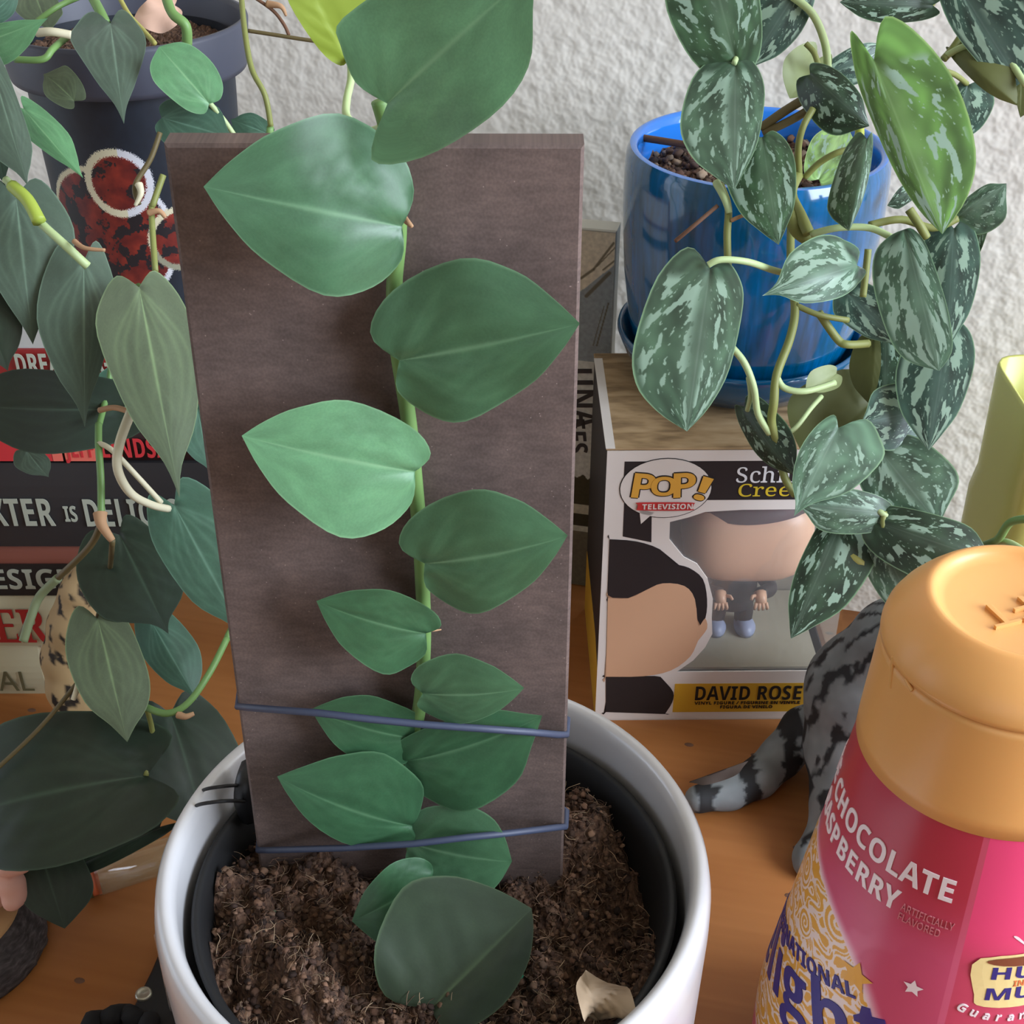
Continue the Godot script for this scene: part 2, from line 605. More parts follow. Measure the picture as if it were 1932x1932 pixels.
func make_materials() -> void:
	M.wall = mat(rgb(230, 225, 214), 0.9, {"uv1_triplanar": true, "uv1_scale": Vector3.ONE * 5.0, "heightmap_enabled": true, "heightmap_texture": noise_tex(0.03, [], 512, 5, 3), "heightmap_scale": 0.10})
	M.paint = mat(rgb(186, 176, 158), 0.8)
	M.frame = mat(rgb(240, 240, 238), 0.4)
	M.pane = mat(Color(1, 1, 1, 0.05), 0.02, {"transparency": BaseMaterial3D.TRANSPARENCY_ALPHA})
	M.floor = mat(rgb(150, 118, 88), 0.6)
	var g := noise(1.0, 3, 4)
	var g2 := noise(1.0, 8, 3)
	var wood := image_tex(1024, 512, func(x: float, y: float) -> Color:
		var warp := g2.get_noise_2d(x * 3.0, y * 2.5) * 0.5
		var rings := sin((y * 9.0 + warp * 3.0) * TAU)
		var fine := g.get_noise_2d(x * 9.0, y * 190.0)
		var k := 0.5 + 0.18 * rings + 0.26 * fine + 0.22 * g2.get_noise_2d(x * 5.0 + 9.0, y * 30.0)
		return rgb(150, 92, 44).lerp(rgb(182, 122, 68), clampf(k, 0, 1)))
	M.table = mat(Color.WHITE, 0.5, {"albedo_texture": wood})
	M.glaze = mat(rgb(208, 207, 208), 0.22, {"clearcoat_enabled": true, "clearcoat": 0.5, "clearcoat_roughness": 0.15})
	M.black_plastic = mat(rgb(26, 27, 29), 0.45)
	M.dusty_plastic = mat(rgb(24, 24, 25), 0.6)
	M.soil = mat(Color.WHITE, 0.95, {"albedo_texture": noise_tex(0.05, [[0.0, rgb(38, 26, 20)], [0.4, rgb(74, 52, 40)], [0.6, rgb(112, 84, 66)], [1.0, rgb(146, 116, 92)]], 512, 4, 5), "uv1_triplanar": true, "uv1_scale": Vector3.ONE * 14.0, "heightmap_enabled": true, "heightmap_texture": noise_tex(0.06, [], 512, 6, 5), "heightmap_scale": 0.25})
	M.fibre = mat(Color.WHITE, 0.9, {"vertex_color_use_as_albedo": true})
	M.stem = mat(rgb(112, 150, 84), 0.5)
	M.stem_pale = mat(rgb(176, 196, 140), 0.5)
	M.stem_olive = mat(rgb(128, 134, 72), 0.55)
	M.stem_brown = mat(rgb(96, 84, 50), 0.6)
	M.twig = mat(rgb(110, 78, 58), 0.8)
	M.root = mat(rgb(178, 140, 104), 0.8)
	M.cream = mat(rgb(206, 200, 170), 0.6)
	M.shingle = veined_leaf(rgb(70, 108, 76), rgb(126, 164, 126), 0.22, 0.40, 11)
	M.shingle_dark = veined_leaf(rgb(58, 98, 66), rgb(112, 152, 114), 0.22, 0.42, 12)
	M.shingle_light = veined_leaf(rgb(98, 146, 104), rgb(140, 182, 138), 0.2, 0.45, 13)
	M.shingle_under = mat(rgb(78, 100, 70), 0.55)
	M.shingle_back = veined_leaf(rgb(52, 66, 48), rgb(96, 118, 84), 0.1, 0.55, 14)
	M.lime_leaf = mat(rgb(150, 170, 60), 0.5, {"backlight_enabled": true, "backlight": rgb(120, 150, 30)})
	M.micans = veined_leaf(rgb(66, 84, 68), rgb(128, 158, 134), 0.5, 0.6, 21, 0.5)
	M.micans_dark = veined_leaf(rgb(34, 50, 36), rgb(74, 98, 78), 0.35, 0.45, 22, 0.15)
	M.micans_olive = veined_leaf(rgb(88, 102, 76), rgb(150, 182, 126), 0.5, 0.6, 23, 0.4)
	M.micans_green = veined_leaf(rgb(92, 142, 96), rgb(150, 190, 140), 0.4, 0.5, 24, 0.2)
	M.micans_teal = veined_leaf(rgb(60, 94, 74), rgb(120, 158, 136), 0.55, 0.55, 25, 0.3)
	M.micans_under = mat(rgb(92, 88, 76), 0.7)
	M.silver_a = silver_leaf(rgb(74, 100, 78), 31, 0.52)
	M.silver_b = silver_leaf(rgb(66, 96, 66), 37, 0.62)
	M.silver_c = silver_leaf(rgb(58, 84, 72), 43, 0.85)
	M.silver_d = silver_leaf(rgb(100, 142, 70), 47, 0.60, Color(0.6, 0.72, 0.45))
	M.silver_e = silver_leaf(rgb(88, 118, 94), 53, 0.40)
	M.silver_f = silver_leaf(rgb(44, 66, 46), 59, 0.48)
	M.silver_g = silver_leaf(rgb(78, 108, 84), 67, 1.05)
	M.silver_bright = silver_leaf(rgb(140, 176, 104), 71, 0.45, Color(0.7, 0.8, 0.55))
	M.silver_under = mat(rgb(138, 150, 100), 0.5)
	M.silver_under_dark = mat(rgb(92, 98, 50), 0.55)
	var bn := noise(1.0, 70, 4)
	var specks := RandomNumberGenerator.new()
	specks.seed = 5
	var felt := image_tex(512, 1024, func(x: float, y: float) -> Color:
		var k := 1.0 + 0.16 * bn.get_noise_2d(x * 5.0, y * 9.0) + 0.13 * bn.get_noise_2d(x * 120.0, y * 240.0) + 0.10 * bn.get_noise_2d(x * 12.0, y * 90.0)
		var c := rgb(102, 86, 80) * k
		if specks.randf() < 0.0006:
			c = rgb(176, 156, 148)
		return c)
	M.board = mat(Color.WHITE, 0.85, {"albedo_texture": felt})
	M.board_edge = mat(rgb(106, 92, 88), 0.85)
	M.band = mat(rgb(66, 74, 96), 0.5)
	M.blue_glaze = mat(Color.WHITE, 0.12, {"albedo_texture": glaze_streaks(), "clearcoat_enabled": true, "clearcoat": 0.6, "clearcoat_roughness": 0.05})
	M.blue_plain = mat(rgb(4, 80, 120), 0.12, {"clearcoat_enabled": true, "clearcoat": 0.6, "clearcoat_roughness": 0.05})
	M.ink = mat(rgb(22, 20, 20), 0.6)
	M.white_card = mat(rgb(222, 214, 206), 0.6)
	M.kraft = mat(Color.WHITE, 0.8, {"albedo_texture": noise_tex(0.012, [[0.0, rgb(120, 96, 66)], [0.5, rgb(168, 140, 102)], [1.0, rgb(188, 162, 126)]], 256, 9), "uv1_triplanar": true, "uv1_scale": Vector3(9, 9, 30)})

func glaze_streaks() -> ImageTexture:
	var a := noise(1.0, 81, 4)
	return image_tex(512, 256, func(x: float, y: float) -> Color:
		var q := Vector2(cos(x * TAU), sin(x * TAU)) * 4.0
		var k := 0.5 + 0.6 * a.get_noise_3d(q.x * 3.0, q.y * 3.0, y * 3.0) + 0.35 * a.get_noise_3d(q.x * 9.0, q.y * 9.0, y * 4.0)
		return rgb(0, 74, 104).lerp(rgb(4, 108, 180), clampf(k * 0.9, 0, 1)))

func room() -> void:
	var turn := Transform3D(Basis(Vector3.UP, WALL_TURN), Vector3(0.2, 0, -0.66))
	var put := func(called: String, boxes: Array, m: Material) -> MeshInstance3D:
		var st := SurfaceTool.new()
		st.begin(Mesh.PRIMITIVE_TRIANGLES)
		st.set_smooth_group(-1)
		for b in boxes:
			add_prism(st, rect(b[0].x, b[0].y, b[1].x, b[1].y), Vector3(0, 0, b[0].z), Vector3.RIGHT, Vector3.UP, b[1].z - b[0].z)
		st.generate_normals()
		var o := part(self, called, st.commit(), m)
		o.transform = turn
		structure(o)
		return o
	var lo := -0.75
	var hi := 1.75
	put.call("wall_back", [[Vector3(-1.8, lo, -0.1), Vector3(1.5, hi, 0.0)]], M.wall)
	put.call("floor", [[Vector3(-1.8, lo - 0.1, -0.1), Vector3(1.5, lo, 3.1)]], M.floor)
	put.call("ceiling", [[Vector3(-1.8, hi, -0.1), Vector3(1.5, hi + 0.1, 3.1)]], M.paint)
	# side walls and the wall behind the camera, each built round its window opening
	put.call("wall_right", [[Vector3(1.4, lo, 0), Vector3(1.5, hi, 0.1)], [Vector3(1.4, lo, 1.3), Vector3(1.5, hi, 3.0)], [Vector3(1.4, lo, 0.1), Vector3(1.5, 0.35, 1.3)], [Vector3(1.4, 1.45, 0.1), Vector3(1.5, hi, 1.3)]], M.paint)
	put.call("wall_left", [[Vector3(-1.8, lo, 0), Vector3(-1.7, hi, 0.1)], [Vector3(-1.8, lo, 1.2), Vector3(-1.7, hi, 3.0)], [Vector3(-1.8, lo, 0.1), Vector3(-1.7, -0.7, 1.2)], [Vector3(-1.8, 0.9, 0.1), Vector3(-1.7, hi, 1.2)]], M.paint)
	put.call("wall_front", [[Vector3(-1.8, lo, 3.0), Vector3(-1.0, hi, 3.1)], [Vector3(0.8, lo, 3.0), Vector3(1.5, hi, 3.1)], [Vector3(-1.0, lo, 3.0), Vector3(0.8, 0.2, 3.1)], [Vector3(-1.0, 1.5, 3.0), Vector3(0.8, hi, 3.1)]], M.paint)
	var frames := [["window_1", Vector3(1.45, 0.90, 0.70), 1.2, 1.1, PI / 2], ["window_2", Vector3(-1.75, 0.1, 0.65), 1.1, 1.6, PI / 2], ["window_3", Vector3(-0.1, 0.85, 3.05), 1.8, 1.3, 0.0]]
	for f in frames:
		var w := Node3D.new()
		w.name = f[0]
		add_child(w)
		w.transform = turn * Transform3D(Basis(Vector3.UP, f[4]), f[1])
		structure(w)
		var x: float = f[2] / 2
		var y: float = f[3] / 2
		var st := SurfaceTool.new()
		st.begin(Mesh.PRIMITIVE_TRIANGLES)
		st.set_smooth_group(-1)
		for b in [[-x, -y, -x + 0.05, y], [x - 0.05, -y, x, y], [-x, -y, x, -y + 0.05], [-x, y - 0.05, x, y], [-0.025, -y, 0.025, y]]:
			add_prism(st, rect(b[0], b[1], b[2], b[3]), Vector3(0, 0, -0.03), Vector3.RIGHT, Vector3.UP, 0.06)
		st.generate_normals()
		for k in 2:
			var o := MeshInstance3D.new()
			o.name = ["window_frame", "pane"][k]
			o.mesh = st.commit() if k == 0 else box(Vector3(-x + 0.04, -y + 0.04, -0.004), Vector3(x - 0.04, y - 0.04, 0.004))
			o.material_override = M.frame if k == 0 else M.pane
			w.add_child(o, true)
	# the table
	var t := thing("table", "orange brown pine table top with small dark knots and straight grain", "table")
	t.transform = turn
	var top := part(t, "table_top", prism(rect(-0.72, -0.76, 0.62, -0.068), Vector3(0, -0.03, 0), Vector3.RIGHT, Vector3(0, 0, -1), 0.03, 0.003, Vector2(0.9, 1.1)), M.table)
	top.transform = Transform3D.IDENTITY
	for q in [Vector2(-0.68, 0.1), Vector2(0.54, 0.1), Vector2(-0.68, 0.7), Vector2(0.54, 0.7)]:
		var leg := part(t, "leg", box(Vector3(q.x, lo, q.y), Vector3(q.x + 0.05, -0.031, q.y + 0.05), 0.003), M.table)
		leg.transform = Transform3D.IDENTITY
	for q in [[60, 1340], [1300, 1405], [1505, 1600], [1490, 1690], [1425, 1425], [1565, 1195], [150, 1850]]:
		var c := turn.affine_inverse() * T(q[0], q[1], 0.0)
		var knot := part(t, "knot", lathe([Vector2(0.0018, 0.0), Vector2(0.0013, 0.0003), Vector2(0.0001, 0.0004)], c, 10, Vector2(1.3, 0.8)), M.twig)
		knot.transform = Transform3D.IDENTITY

# ---------------------------------------------------------------- the white pot, its soil and the climbing plant
const POT := Vector3(-0.0235, 0, -0.28)
var soil_noise := noise(1.0, 91, 4)

func soil_height(x: float, z: float) -> float:
	var h := 0.119 + 0.012 * soil_noise.get_noise_2d(x * 45.0, z * 45.0) + 0.009 * soil_noise.get_noise_2d(x * 140.0, z * 140.0)
	h += 0.010 * exp(-(pow(x + 0.075, 2.0) + pow(z + 0.285, 2.0)) / 0.0006)
	h -= 0.014 * exp(-(pow(x - 0.032, 2.0) + pow(z + 0.285, 2.0)) / 0.0004)
	h += 0.012 * exp(-(pow(x - 0.02, 2.0) + pow(z + 0.31, 2.0)) / 0.0002)
	h += 0.008 * exp(-(pow(x + 0.06, 2.0) + pow(z + 0.255, 2.0)) / 0.0003)
	return h

func soil_disc(at: Vector3, radius: float, height: Callable) -> ArrayMesh:
	var rows := []
	for i in 40:
		var row := PackedVector3Array()
		var r := radius * (1.0 - i / 39.5)
		for k in 110:
			var a := TAU * k / 110
			var x := at.x + r * cos(a)
			var z := at.z + r * sin(a)
			row.append(Vector3(x, height.call(x, z), z))
		rows.append(row)
	return grid_mesh(rows, true, false)

func scatter(parent: Node3D, called: String, mesh: Mesh, count: int, at: Vector3, radius: float, height: Callable, scale_lo: float, scale_hi: float, tones: Array, lift: float) -> void:
	var mm := MultiMesh.new()
	mm.transform_format = MultiMesh.TRANSFORM_3D
	mm.use_colors = true
	mm.mesh = mesh
	mm.instance_count = count
	for k in count:
		var r := radius * sqrt(rng.randf())
		var a := rng.randf() * TAU
		var x := at.x + r * cos(a)
		var z := at.z + r * sin(a)
		var b := Basis.from_euler(Vector3(rng.randf_range(-0.7, 0.7), rng.randf() * TAU, rng.randf_range(-0.7, 0.7))).scaled(Vector3.ONE * rng.randf_range(scale_lo, scale_hi))
		mm.set_instance_transform(k, Transform3D(b, Vector3(x, height.call(x, z) + lift * rng.randf(), z)))
		var c: Color = tones[rng.randi() % tones.size()]
		mm.set_instance_color(k, (c * rng.randf_range(0.7, 1.2)).srgb_to_linear())
	var o := MultiMeshInstance3D.new()
	o.name = called
	o.multimesh = mm
	o.material_override = M.fibre
	o.set_meta("kind", "stuff")
	parent.add_child(o, true)
	o.transform = parent.transform.affine_inverse()

func crumb_mesh() -> ArrayMesh:
	var n := noise(900.0, 3, 1)
	var rows := []
	for i in 6:
		var row := PackedVector3Array()
		var t := PI * (i + 0.01) / 5.02
		for k in 8:
			var a := TAU * k / 8
			var d := Vector3(sin(t) * cos(a), -cos(t), sin(t) * sin(a))
			row.append(d * 0.001 * (1.0 + 0.5 * n.get_noise_3d(d.x * 0.002, d.y * 0.002, d.z * 0.002)) * Vector3(1.2, 0.7, 1.0))
		rows.append(row)
	return grid_mesh(rows, true, false)

func white_pot_group() -> void:
	var pot := thing("plant_pot", "round white glazed ceramic pot holding the climbing plant and its dark board", "pot", POT)
	var p := [Vector2(0.001, 0.0), Vector2(0.07, 0.0), Vector2(0.0755, 0.003), Vector2(0.079, 0.010), Vector2(0.081, 0.03), Vector2(0.0825, 0.08), Vector2(0.0838, 0.135), Vector2(0.0836, 0.143), Vector2(0.0828, 0.1475), Vector2(0.0813, 0.1500), Vector2(0.0793, 0.1502), Vector2(0.0778, 0.1487), Vector2(0.0768, 0.145), Vector2(0.0764, 0.135), Vector2(0.075, 0.06), Vector2(0.07, 0.012), Vector2(0.001, 0.010)]
	part(pot, "body", lathe(p, POT, 128), M.glaze)
	var liner := thing("nursery_pot", "thin black plastic grow pot set down inside the white glazed pot", "grow pot", POT)
	part(liner, "wall", lathe([Vector2(0.06, 0.0125), Vector2(0.0715, 0.128), Vector2(0.0735, 0.1325), Vector2(0.0740, 0.1355), Vector2(0.0728, 0.1372), Vector2(0.0712, 0.1360), Vector2(0.0698, 0.128), Vector2(0.0585, 0.0145)], POT + Vector3(0, 0, 0), 96), M.dusty_plastic)
	var hook := tube([T(470, 1540, 0.134), T(462, 1510, 0.143), T(466, 1475, 0.150), T(476, 1450, 0.150)], 0.0032, 0.0042, 10)
	part(liner, "hook", hook, M.black_plastic)
	for k in 2:
		var y := 1481.0 + 29.0 * k
		var x := 12.0 * k
		part(liner, "wire", tube([T(462, y + 2, 0.146), T(440 - x, y + 1, 0.1525), T(410 - x, y + 4, 0.1532), T(388 - x, y + 8, 0.1515), T(372 - x, y + 15, 0.143)], 0.0006, 0.0006, 6), M.ink)
	var soil := thing("potting_soil", "crumbly brown fibrous potting soil filling the white pot", "soil", POT + Vector3(0, 0.11, 0))
	soil.set_meta("kind", "stuff")
	var ground := part(soil, "soil_surface", soil_disc(POT, 0.0695, soil_height), M.soil)
	ground.set_meta("kind", "stuff")
	var tan_tones := [rgb(150, 122, 98), rgb(118, 88, 70), rgb(96, 70, 56), rgb(170, 146, 118)]
	var fibre := tube([Vector3(-0.004, 0, 0), Vector3(-0.001, 0.0008, 0.0006), Vector3(0.002, 0.0002, 0.001), Vector3(0.004, 0.001, -0.0004)], 0.00016, 0.00010, 3, false, 3)
	scatter(soil, "fibres", fibre, 4200, POT, 0.068, soil_height, 0.25, 0.95, tan_tones, 0.0025)
	scatter(soil, "crumbs", crumb_mesh(), 6000, POT, 0.068, soil_height, 0.3, 1.15, [rgb(84, 60, 46), rgb(108, 80, 62), rgb(62, 43, 34), rgb(124, 96, 76)], 0.0012)
	var pellets := [[435, 1742, "pale green fertiliser pellet on the soil by the black pot edge"], [520, 1748, "bright green fertiliser pellet in the soil below the board corner"], [980, 1828, "bright green fertiliser pellet in the soil beside the large dark leaf"]]
	for q in pellets.size():
		var w := T(pellets[q][0], pellets[q][1], 0.124)
		var c := Vector3(w.x, soil_height(w.x, w.z) + 0.0024, w.z)
		var bead := part(self, "fertiliser_pellet", lathe([Vector2(0.0001, -0.0013), Vector2(0.0008, -0.0010), Vector2(0.0013, 0.0), Vector2(0.0009, 0.0009), Vector2(0.0001, 0.0013)], c, 12), mat([rgb(120, 160, 140), rgb(30, 120, 88), rgb(36, 150, 110)][q], 0.4))
		tag(bead, pellets[q][2], "pellet", "fertiliser pellets in the soil")
	# a curled dry leaf scrap near the front of the pot
	var dry := leaf(self, [1128, 1925, 1105, 1830, 1088, 1870, 1190, 1880], 0.376, 0.376, mat(rgb(168, 146, 120), 0.8), mat(rgb(140, 118, 96), 0.8), {"called": "dry_leaf_scrap", "cup": 0.7, "arch": 0.3, "wave": 0.6, "lobe": -0.05, "full": 0.95, "quilt": 0.15})
	tag(dry, "curled pale tan scrap of dry leaf lying on the soil", "dry leaf")

func board_forward(py: float) -> float:
	return lerpf(0.290, 0.296, (py - 272.0) / 1368.0)

func shingle_plant() -> void:
	var bl := V(490, 1640, 0.296)
	var br := V(1062, 1640, 0.296)
	var tl := V(308, 272, 0.290)
	var tr := V(1103, 274, 0.290)
	var y := ((tl + tr) - (bl + br)).normalized()
	var x := (br - bl).normalized()
	y = (y - x * y.dot(x)).normalized()
	var z := x.cross(y)
	var q := func(w: Vector3) -> Vector2: return Vector2((w - bl).dot(x), (w - bl).dot(y))
	var a: Vector2 = q.call(tl)
	var b: Vector2 = q.call(tr)
	var c: Vector2 = q.call(br)
	var outline := PackedVector2Array([Vector2(0, -0.045), Vector2(c.x, -0.045), c, b, a, Vector2(0, 0)])
	var board := thing("support_board", "upright dark brown rough board standing in the white pot behind the leaves", "board", (bl + br) / 2)
	part(board, "plank", prism(outline, bl - z * 0.008, x, y, 0.008, 0.0008, Vector2(9.0, 4.0)), M.board)

	var plant := thing("shingle_plant", "climbing plant of flat overlapping heart leaves pressed against the dark board", "plant", Vector3(-0.03, 0.12, -0.285))
	var path := []
	for w in [[782, 1650, 0.004], [776, 1560, 0.004], [770, 1445, 0.004], [792, 1330, 0.003], [800, 1210, 0.003], [796, 1080, 0.003], [788, 960, 0.003], [772, 800, 0.003], [748, 640, 0.003], [744, 540, 0.003], [752, 440, 0.004], [748, 330, 0.005], [730, 240, 0.006], [716, 190, 0.006]]:
		path.append(V(w[0], w[1], board_forward(w[1]) - w[2]))
	part(plant, "stem", tube(path, 0.0021, 0.0019, 10), M.stem)
	var n := Vector3(0, 0.12, 1)
	var g: Material = M.shingle
	var d: Material = M.shingle_dark
	var u: Material = M.shingle_under
	# base, tip, widest points; forward distance at base and tip
	var list := [
		[[728, 196, 1010, -60, 640, 50, 935, 220], [0.274, 0.268], M.shingle_light, {"n": Vector3(-0.05, 0.5, 1), "cup": 0.10, "wave": 0.05, "arch": 0.02, "lobe": 0.2, "full": 0.82, "lobes": [0.24, 0.06]}],
		[[760, 428, 384, 352, 640, 214, 610, 556], [0.2775, 0.269], g, {"n": Vector3(-0.05, 0.35, 1), "cup": -0.13, "arch": 0.07, "wave": 0.05, "lobe": 0.06, "full": 0.70, "lobes": [0.02, 0.03]}],
		[[752, 683, 1094, 610, 870, 484, 880, 792], [0.2815, 0.2765], g, {"n": n, "lobe": 0.1, "wave": 0.05, "cup": -0.05, "arch": 0.03, "full": 0.72, "lobes": [0.06, 0.10]}],
		[[784, 892, 456, 822, 655, 751, 640, 1008], [0.2805, 0.273], M.shingle_light, {"n": Vector3(-0.1, 0.3, 1), "lobe": 0.08, "arch": 0.04, "full": 0.7, "lobes": [0.05, 0.03]}],
		[[800, 1066, 1071, 1010, 895, 916, 905, 1152], [0.2825, 0.278], g, {"n": n, "wave": 0.04, "lobe": 0.1, "cup": -0.05, "lobes": [0.05, 0.11]}],
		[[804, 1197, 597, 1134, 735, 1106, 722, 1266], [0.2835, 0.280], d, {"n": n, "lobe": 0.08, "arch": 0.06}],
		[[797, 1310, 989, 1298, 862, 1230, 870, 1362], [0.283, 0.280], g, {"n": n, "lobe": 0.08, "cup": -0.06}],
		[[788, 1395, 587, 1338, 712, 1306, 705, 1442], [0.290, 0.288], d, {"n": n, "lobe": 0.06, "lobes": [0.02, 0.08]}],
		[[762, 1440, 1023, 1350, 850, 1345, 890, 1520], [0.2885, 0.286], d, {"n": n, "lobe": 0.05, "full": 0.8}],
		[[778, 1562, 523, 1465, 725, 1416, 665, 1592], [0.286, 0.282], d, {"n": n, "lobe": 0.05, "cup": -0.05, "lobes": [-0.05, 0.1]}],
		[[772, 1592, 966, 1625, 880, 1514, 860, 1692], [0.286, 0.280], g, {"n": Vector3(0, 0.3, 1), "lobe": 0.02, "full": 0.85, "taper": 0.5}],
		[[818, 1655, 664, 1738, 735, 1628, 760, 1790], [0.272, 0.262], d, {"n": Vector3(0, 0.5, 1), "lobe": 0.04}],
	]
	for w in list:
		var o: Dictionary = w[3]
		o.F = w[1]
		leaf(plant, w[0], 0, 0, w[2], u, o)
	leaf(plant, [812, 1905, 1003, 1714, 778, 1664, 962, 1880], 0.388, 0.386, M.shingle_back, M.shingle_under, {"cup": 0.42, "arch": -0.04, "lobe": 0.14, "full": 0.8, "taper": 0.42, "lobes": [0.0, 0.16]})
	leaf(plant, [660, 110, 560, -90, 545, 5, 735, 0], 0.345, 0.33, M.lime_leaf, M.shingle_under, {"lobe": 0.02})
	stem(plant, [[722, 240, 0.318], [690, 248, 0.322], [656, 222, 0.328], [654, 190, 0.334], [662, 150, 0.340], [662, 105, 0.345]], 0.0010, M.stem_pale)
	part(plant, "root_tip", tube([V(762, 412, 0.284), V(770, 420, 0.281), V(778, 428, 0.280)], 0.0009, 0.0004), M.root)
	part(plant, "root_tip", tube([V(800, 1190, 0.287), V(815, 1190, 0.287), V(832, 1188, 0.289)], 0.0004, 0.0002), M.root)
	for k in 2:
		var front := [[449, 1333, 0.2945], [470, 1335, 0.2905], [600, 1345, 0.2815], [700, 1357, 0.2795], [800, 1367, 0.2795], [900, 1374, 0.280], [1000, 1381, 0.2835], [1052, 1386, 0.2905], [1068, 1386, 0.2945]] if k == 0 else [[488, 1604, 0.2955], [510, 1604, 0.2915], [650, 1600, 0.2830], [780, 1592, 0.2795], [880, 1580, 0.2795], [960, 1572, 0.284], [1050, 1561, 0.2915], [1066, 1560, 0.2955]]
		var loop := []
		for w in front:
			loop.append(V(w[0], w[1], w[2]))
		loop.append(loop[-1] + Vector3(0.0006, 0, -0.0065))
		loop.append(loop[-1] + Vector3(-0.004, 0, -0.004))
		loop.append(loop[0] + Vector3(0.004, 0, -0.0105))
		loop.append(loop[0] + Vector3(-0.0006, 0, -0.0065))
		var band := part(self, "rubber_band", tube(loop, 0.0011, 0.0011, 8, true, 0), M.band)
		tag(band, ["slate blue rubber band round the board crossing two paired leaves", "slate blue rubber band round the board just above the soil"][k], "rubber band", "rubber bands round the board")

# ---------------------------------------------------------------- books
func book(label: String, y0: float, y1: float, left: float, right: float, forward: float, cover: Material, depth := 0.15) -> Node3D:
	var b := thing("book", label, "book", Vector3((left + right) / 2, y0, -forward - depth / 2), "books stacked under the dark pot")
	var t := 0.0028
	var outer := PackedVector2Array()
	for k in 9:
		var f := k / 8.0
		outer.append(Vector2(-0.0022 * sin(PI * f), lerpf(y0, y1, f)))
	outer.append_array(PackedVector2Array([Vector2(depth, y1), Vector2(depth, y1 - t), Vector2(0.004, y1 - t), Vector2(0.004, y0 + t), Vector2(depth, y0 + t), Vector2(depth, y0)]))
	part(b, "cover", prism(outer, Vector3(left, 0, -forward), Vector3(0, 0, -1), Vector3.UP, right - left), cover)
	var st := SurfaceTool.new()
	st.begin(Mesh.PRIMITIVE_TRIANGLES)
	st.set_smooth_group(-1)
	var page := poly([0.0042, y0 + t + 0.0001, depth - 0.004, y0 + t + 0.0001, depth - 0.004, y1 - t - 0.0001, 0.0042, y1 - t - 0.0001])
	add_prism(st, page, Vector3(left + 0.003, 0, -forward), Vector3(0, 0, -1), Vector3.UP, right - left - 0.006)
	st.generate_normals()
	part(b, "pages", st.commit(), M.white_card)
	return b

# words on a spine, from the picture column px_left to px_right, standing on the line py
func spine_words(b: Node3D, words: String, px_left: float, px_right: float, py: float, cap: float, forward: float, m: Material, opt := {}) -> void:
	var l := V(px_left, py, forward)
	var r := V(px_right, py, forward)
	opt.width = r.x - l.x
	part(b, "lettering", letters(words, cap, flat_place(l, Vector3.RIGHT, Vector3.UP), opt), m)

func spine_panel(b: Node3D, x0: float, x1: float, y0: float, y1: float, forward: float, m: Material) -> void:
	part(b, "spine_panel", prism(rect(x0, y0, x1, y1), Vector3(0, 0, -forward), Vector3.RIGHT, Vector3.UP, 0.0002), m)

func books() -> void:
	var cream := mat(rgb(196, 192, 160), 0.6)
	var red := mat(rgb(170, 36, 34), 0.6)
	var pale := mat(rgb(168, 174, 158), 0.6)
	var b := book("cream paperback with thin dark slanted letters, lowest of the book stack", 0.0, 0.0318, -0.43, -0.2372, 0.521, cream)
	spine_words(b, "FINAL", -90, 66, 1303, 0.0125, 0.5184, mat(rgb(96, 92, 62), 0.7), {"weight": 300, "stretch": 0.8})
	b = book("cream book with jagged red capital letters, second from the bottom of the stack", 0.0320, 0.0634, -0.43, -0.2085, 0.5205, cream)
	spine_words(b, "DEXTER", -215, 96, 1212, 0.0205, 0.5179, red, {"face": "Droid Serif"})
	b = book("red brown book with cream capitals on a black lower band in the stack", 0.0636, 0.0934, -0.43, -0.2047, 0.5215, mat(rgb(122, 70, 58), 0.35))
	spine_panel(b, -0.429, -0.2057, 0.0650, 0.0838, 0.5190, M.ink)
	spine_words(b, "BY DESIGN", -130, 149, 1111, 0.0115, 0.5186, pale)
	b = book("thick black book with pale grey capitals in the middle of the stack", 0.0936, 0.1400, -0.43, -0.130, 0.5195, mat(rgb(42, 42, 44), 0.5))
	spine_words(b, "DEXTER", -75, 106, 992, 0.0150, 0.5168, pale)
	spine_words(b, "IS", 124, 148, 984, 0.0085, 0.5168, pale)
	spine_words(b, "DELICIOUS", 165, 405, 993, 0.0150, 0.5168, pale)
	b = book("dark book with coral spine panels and red capitals above the thick black book", 0.1402, 0.1600, -0.43, -0.134, 0.5215, mat(rgb(42, 22, 22), 0.5))
	var coral := mat(rgb(226, 112, 96), 0.6)
	var hot := mat(rgb(200, 50, 56), 0.6)
	spine_panel(b, -0.429, V(96, 850, 0.519).x, 0.1415, 0.1588, 0.5188, hot)
	spine_panel(b, V(97, 850, 0.519).x, V(116, 850, 0.519).x, 0.1415, 0.1588, 0.5188, coral)
	spine_panel(b, V(121, 850, 0.519).x, V(190, 850, 0.519).x, 0.1415, 0.1588, 0.5188, coral)
	spine_words(b, "JEFF", 124, 180, 863, 0.0098, 0.5184, hot, {"stretch": 0.8})
	spine_words(b, "LINDSAY", 194, 342, 863, 0.0098, 0.5184, hot, {"stretch": 0.8})
	b = book("dark red book with a grey cover, topmost of the stack under the pot", 0.1602, 0.1970, -0.43, -0.128, 0.520, mat(rgb(134, 30, 28), 0.5))
	spine_words(b, "DREAMING", 34, 210, 706, 0.0098, 0.5172, pale)
	part(b, "cover_face", box(Vector3(-0.429, 0.1969, -0.668), Vector3(-0.129, 0.1976, -0.5215)), mat(rgb(172, 172, 168), 0.6))

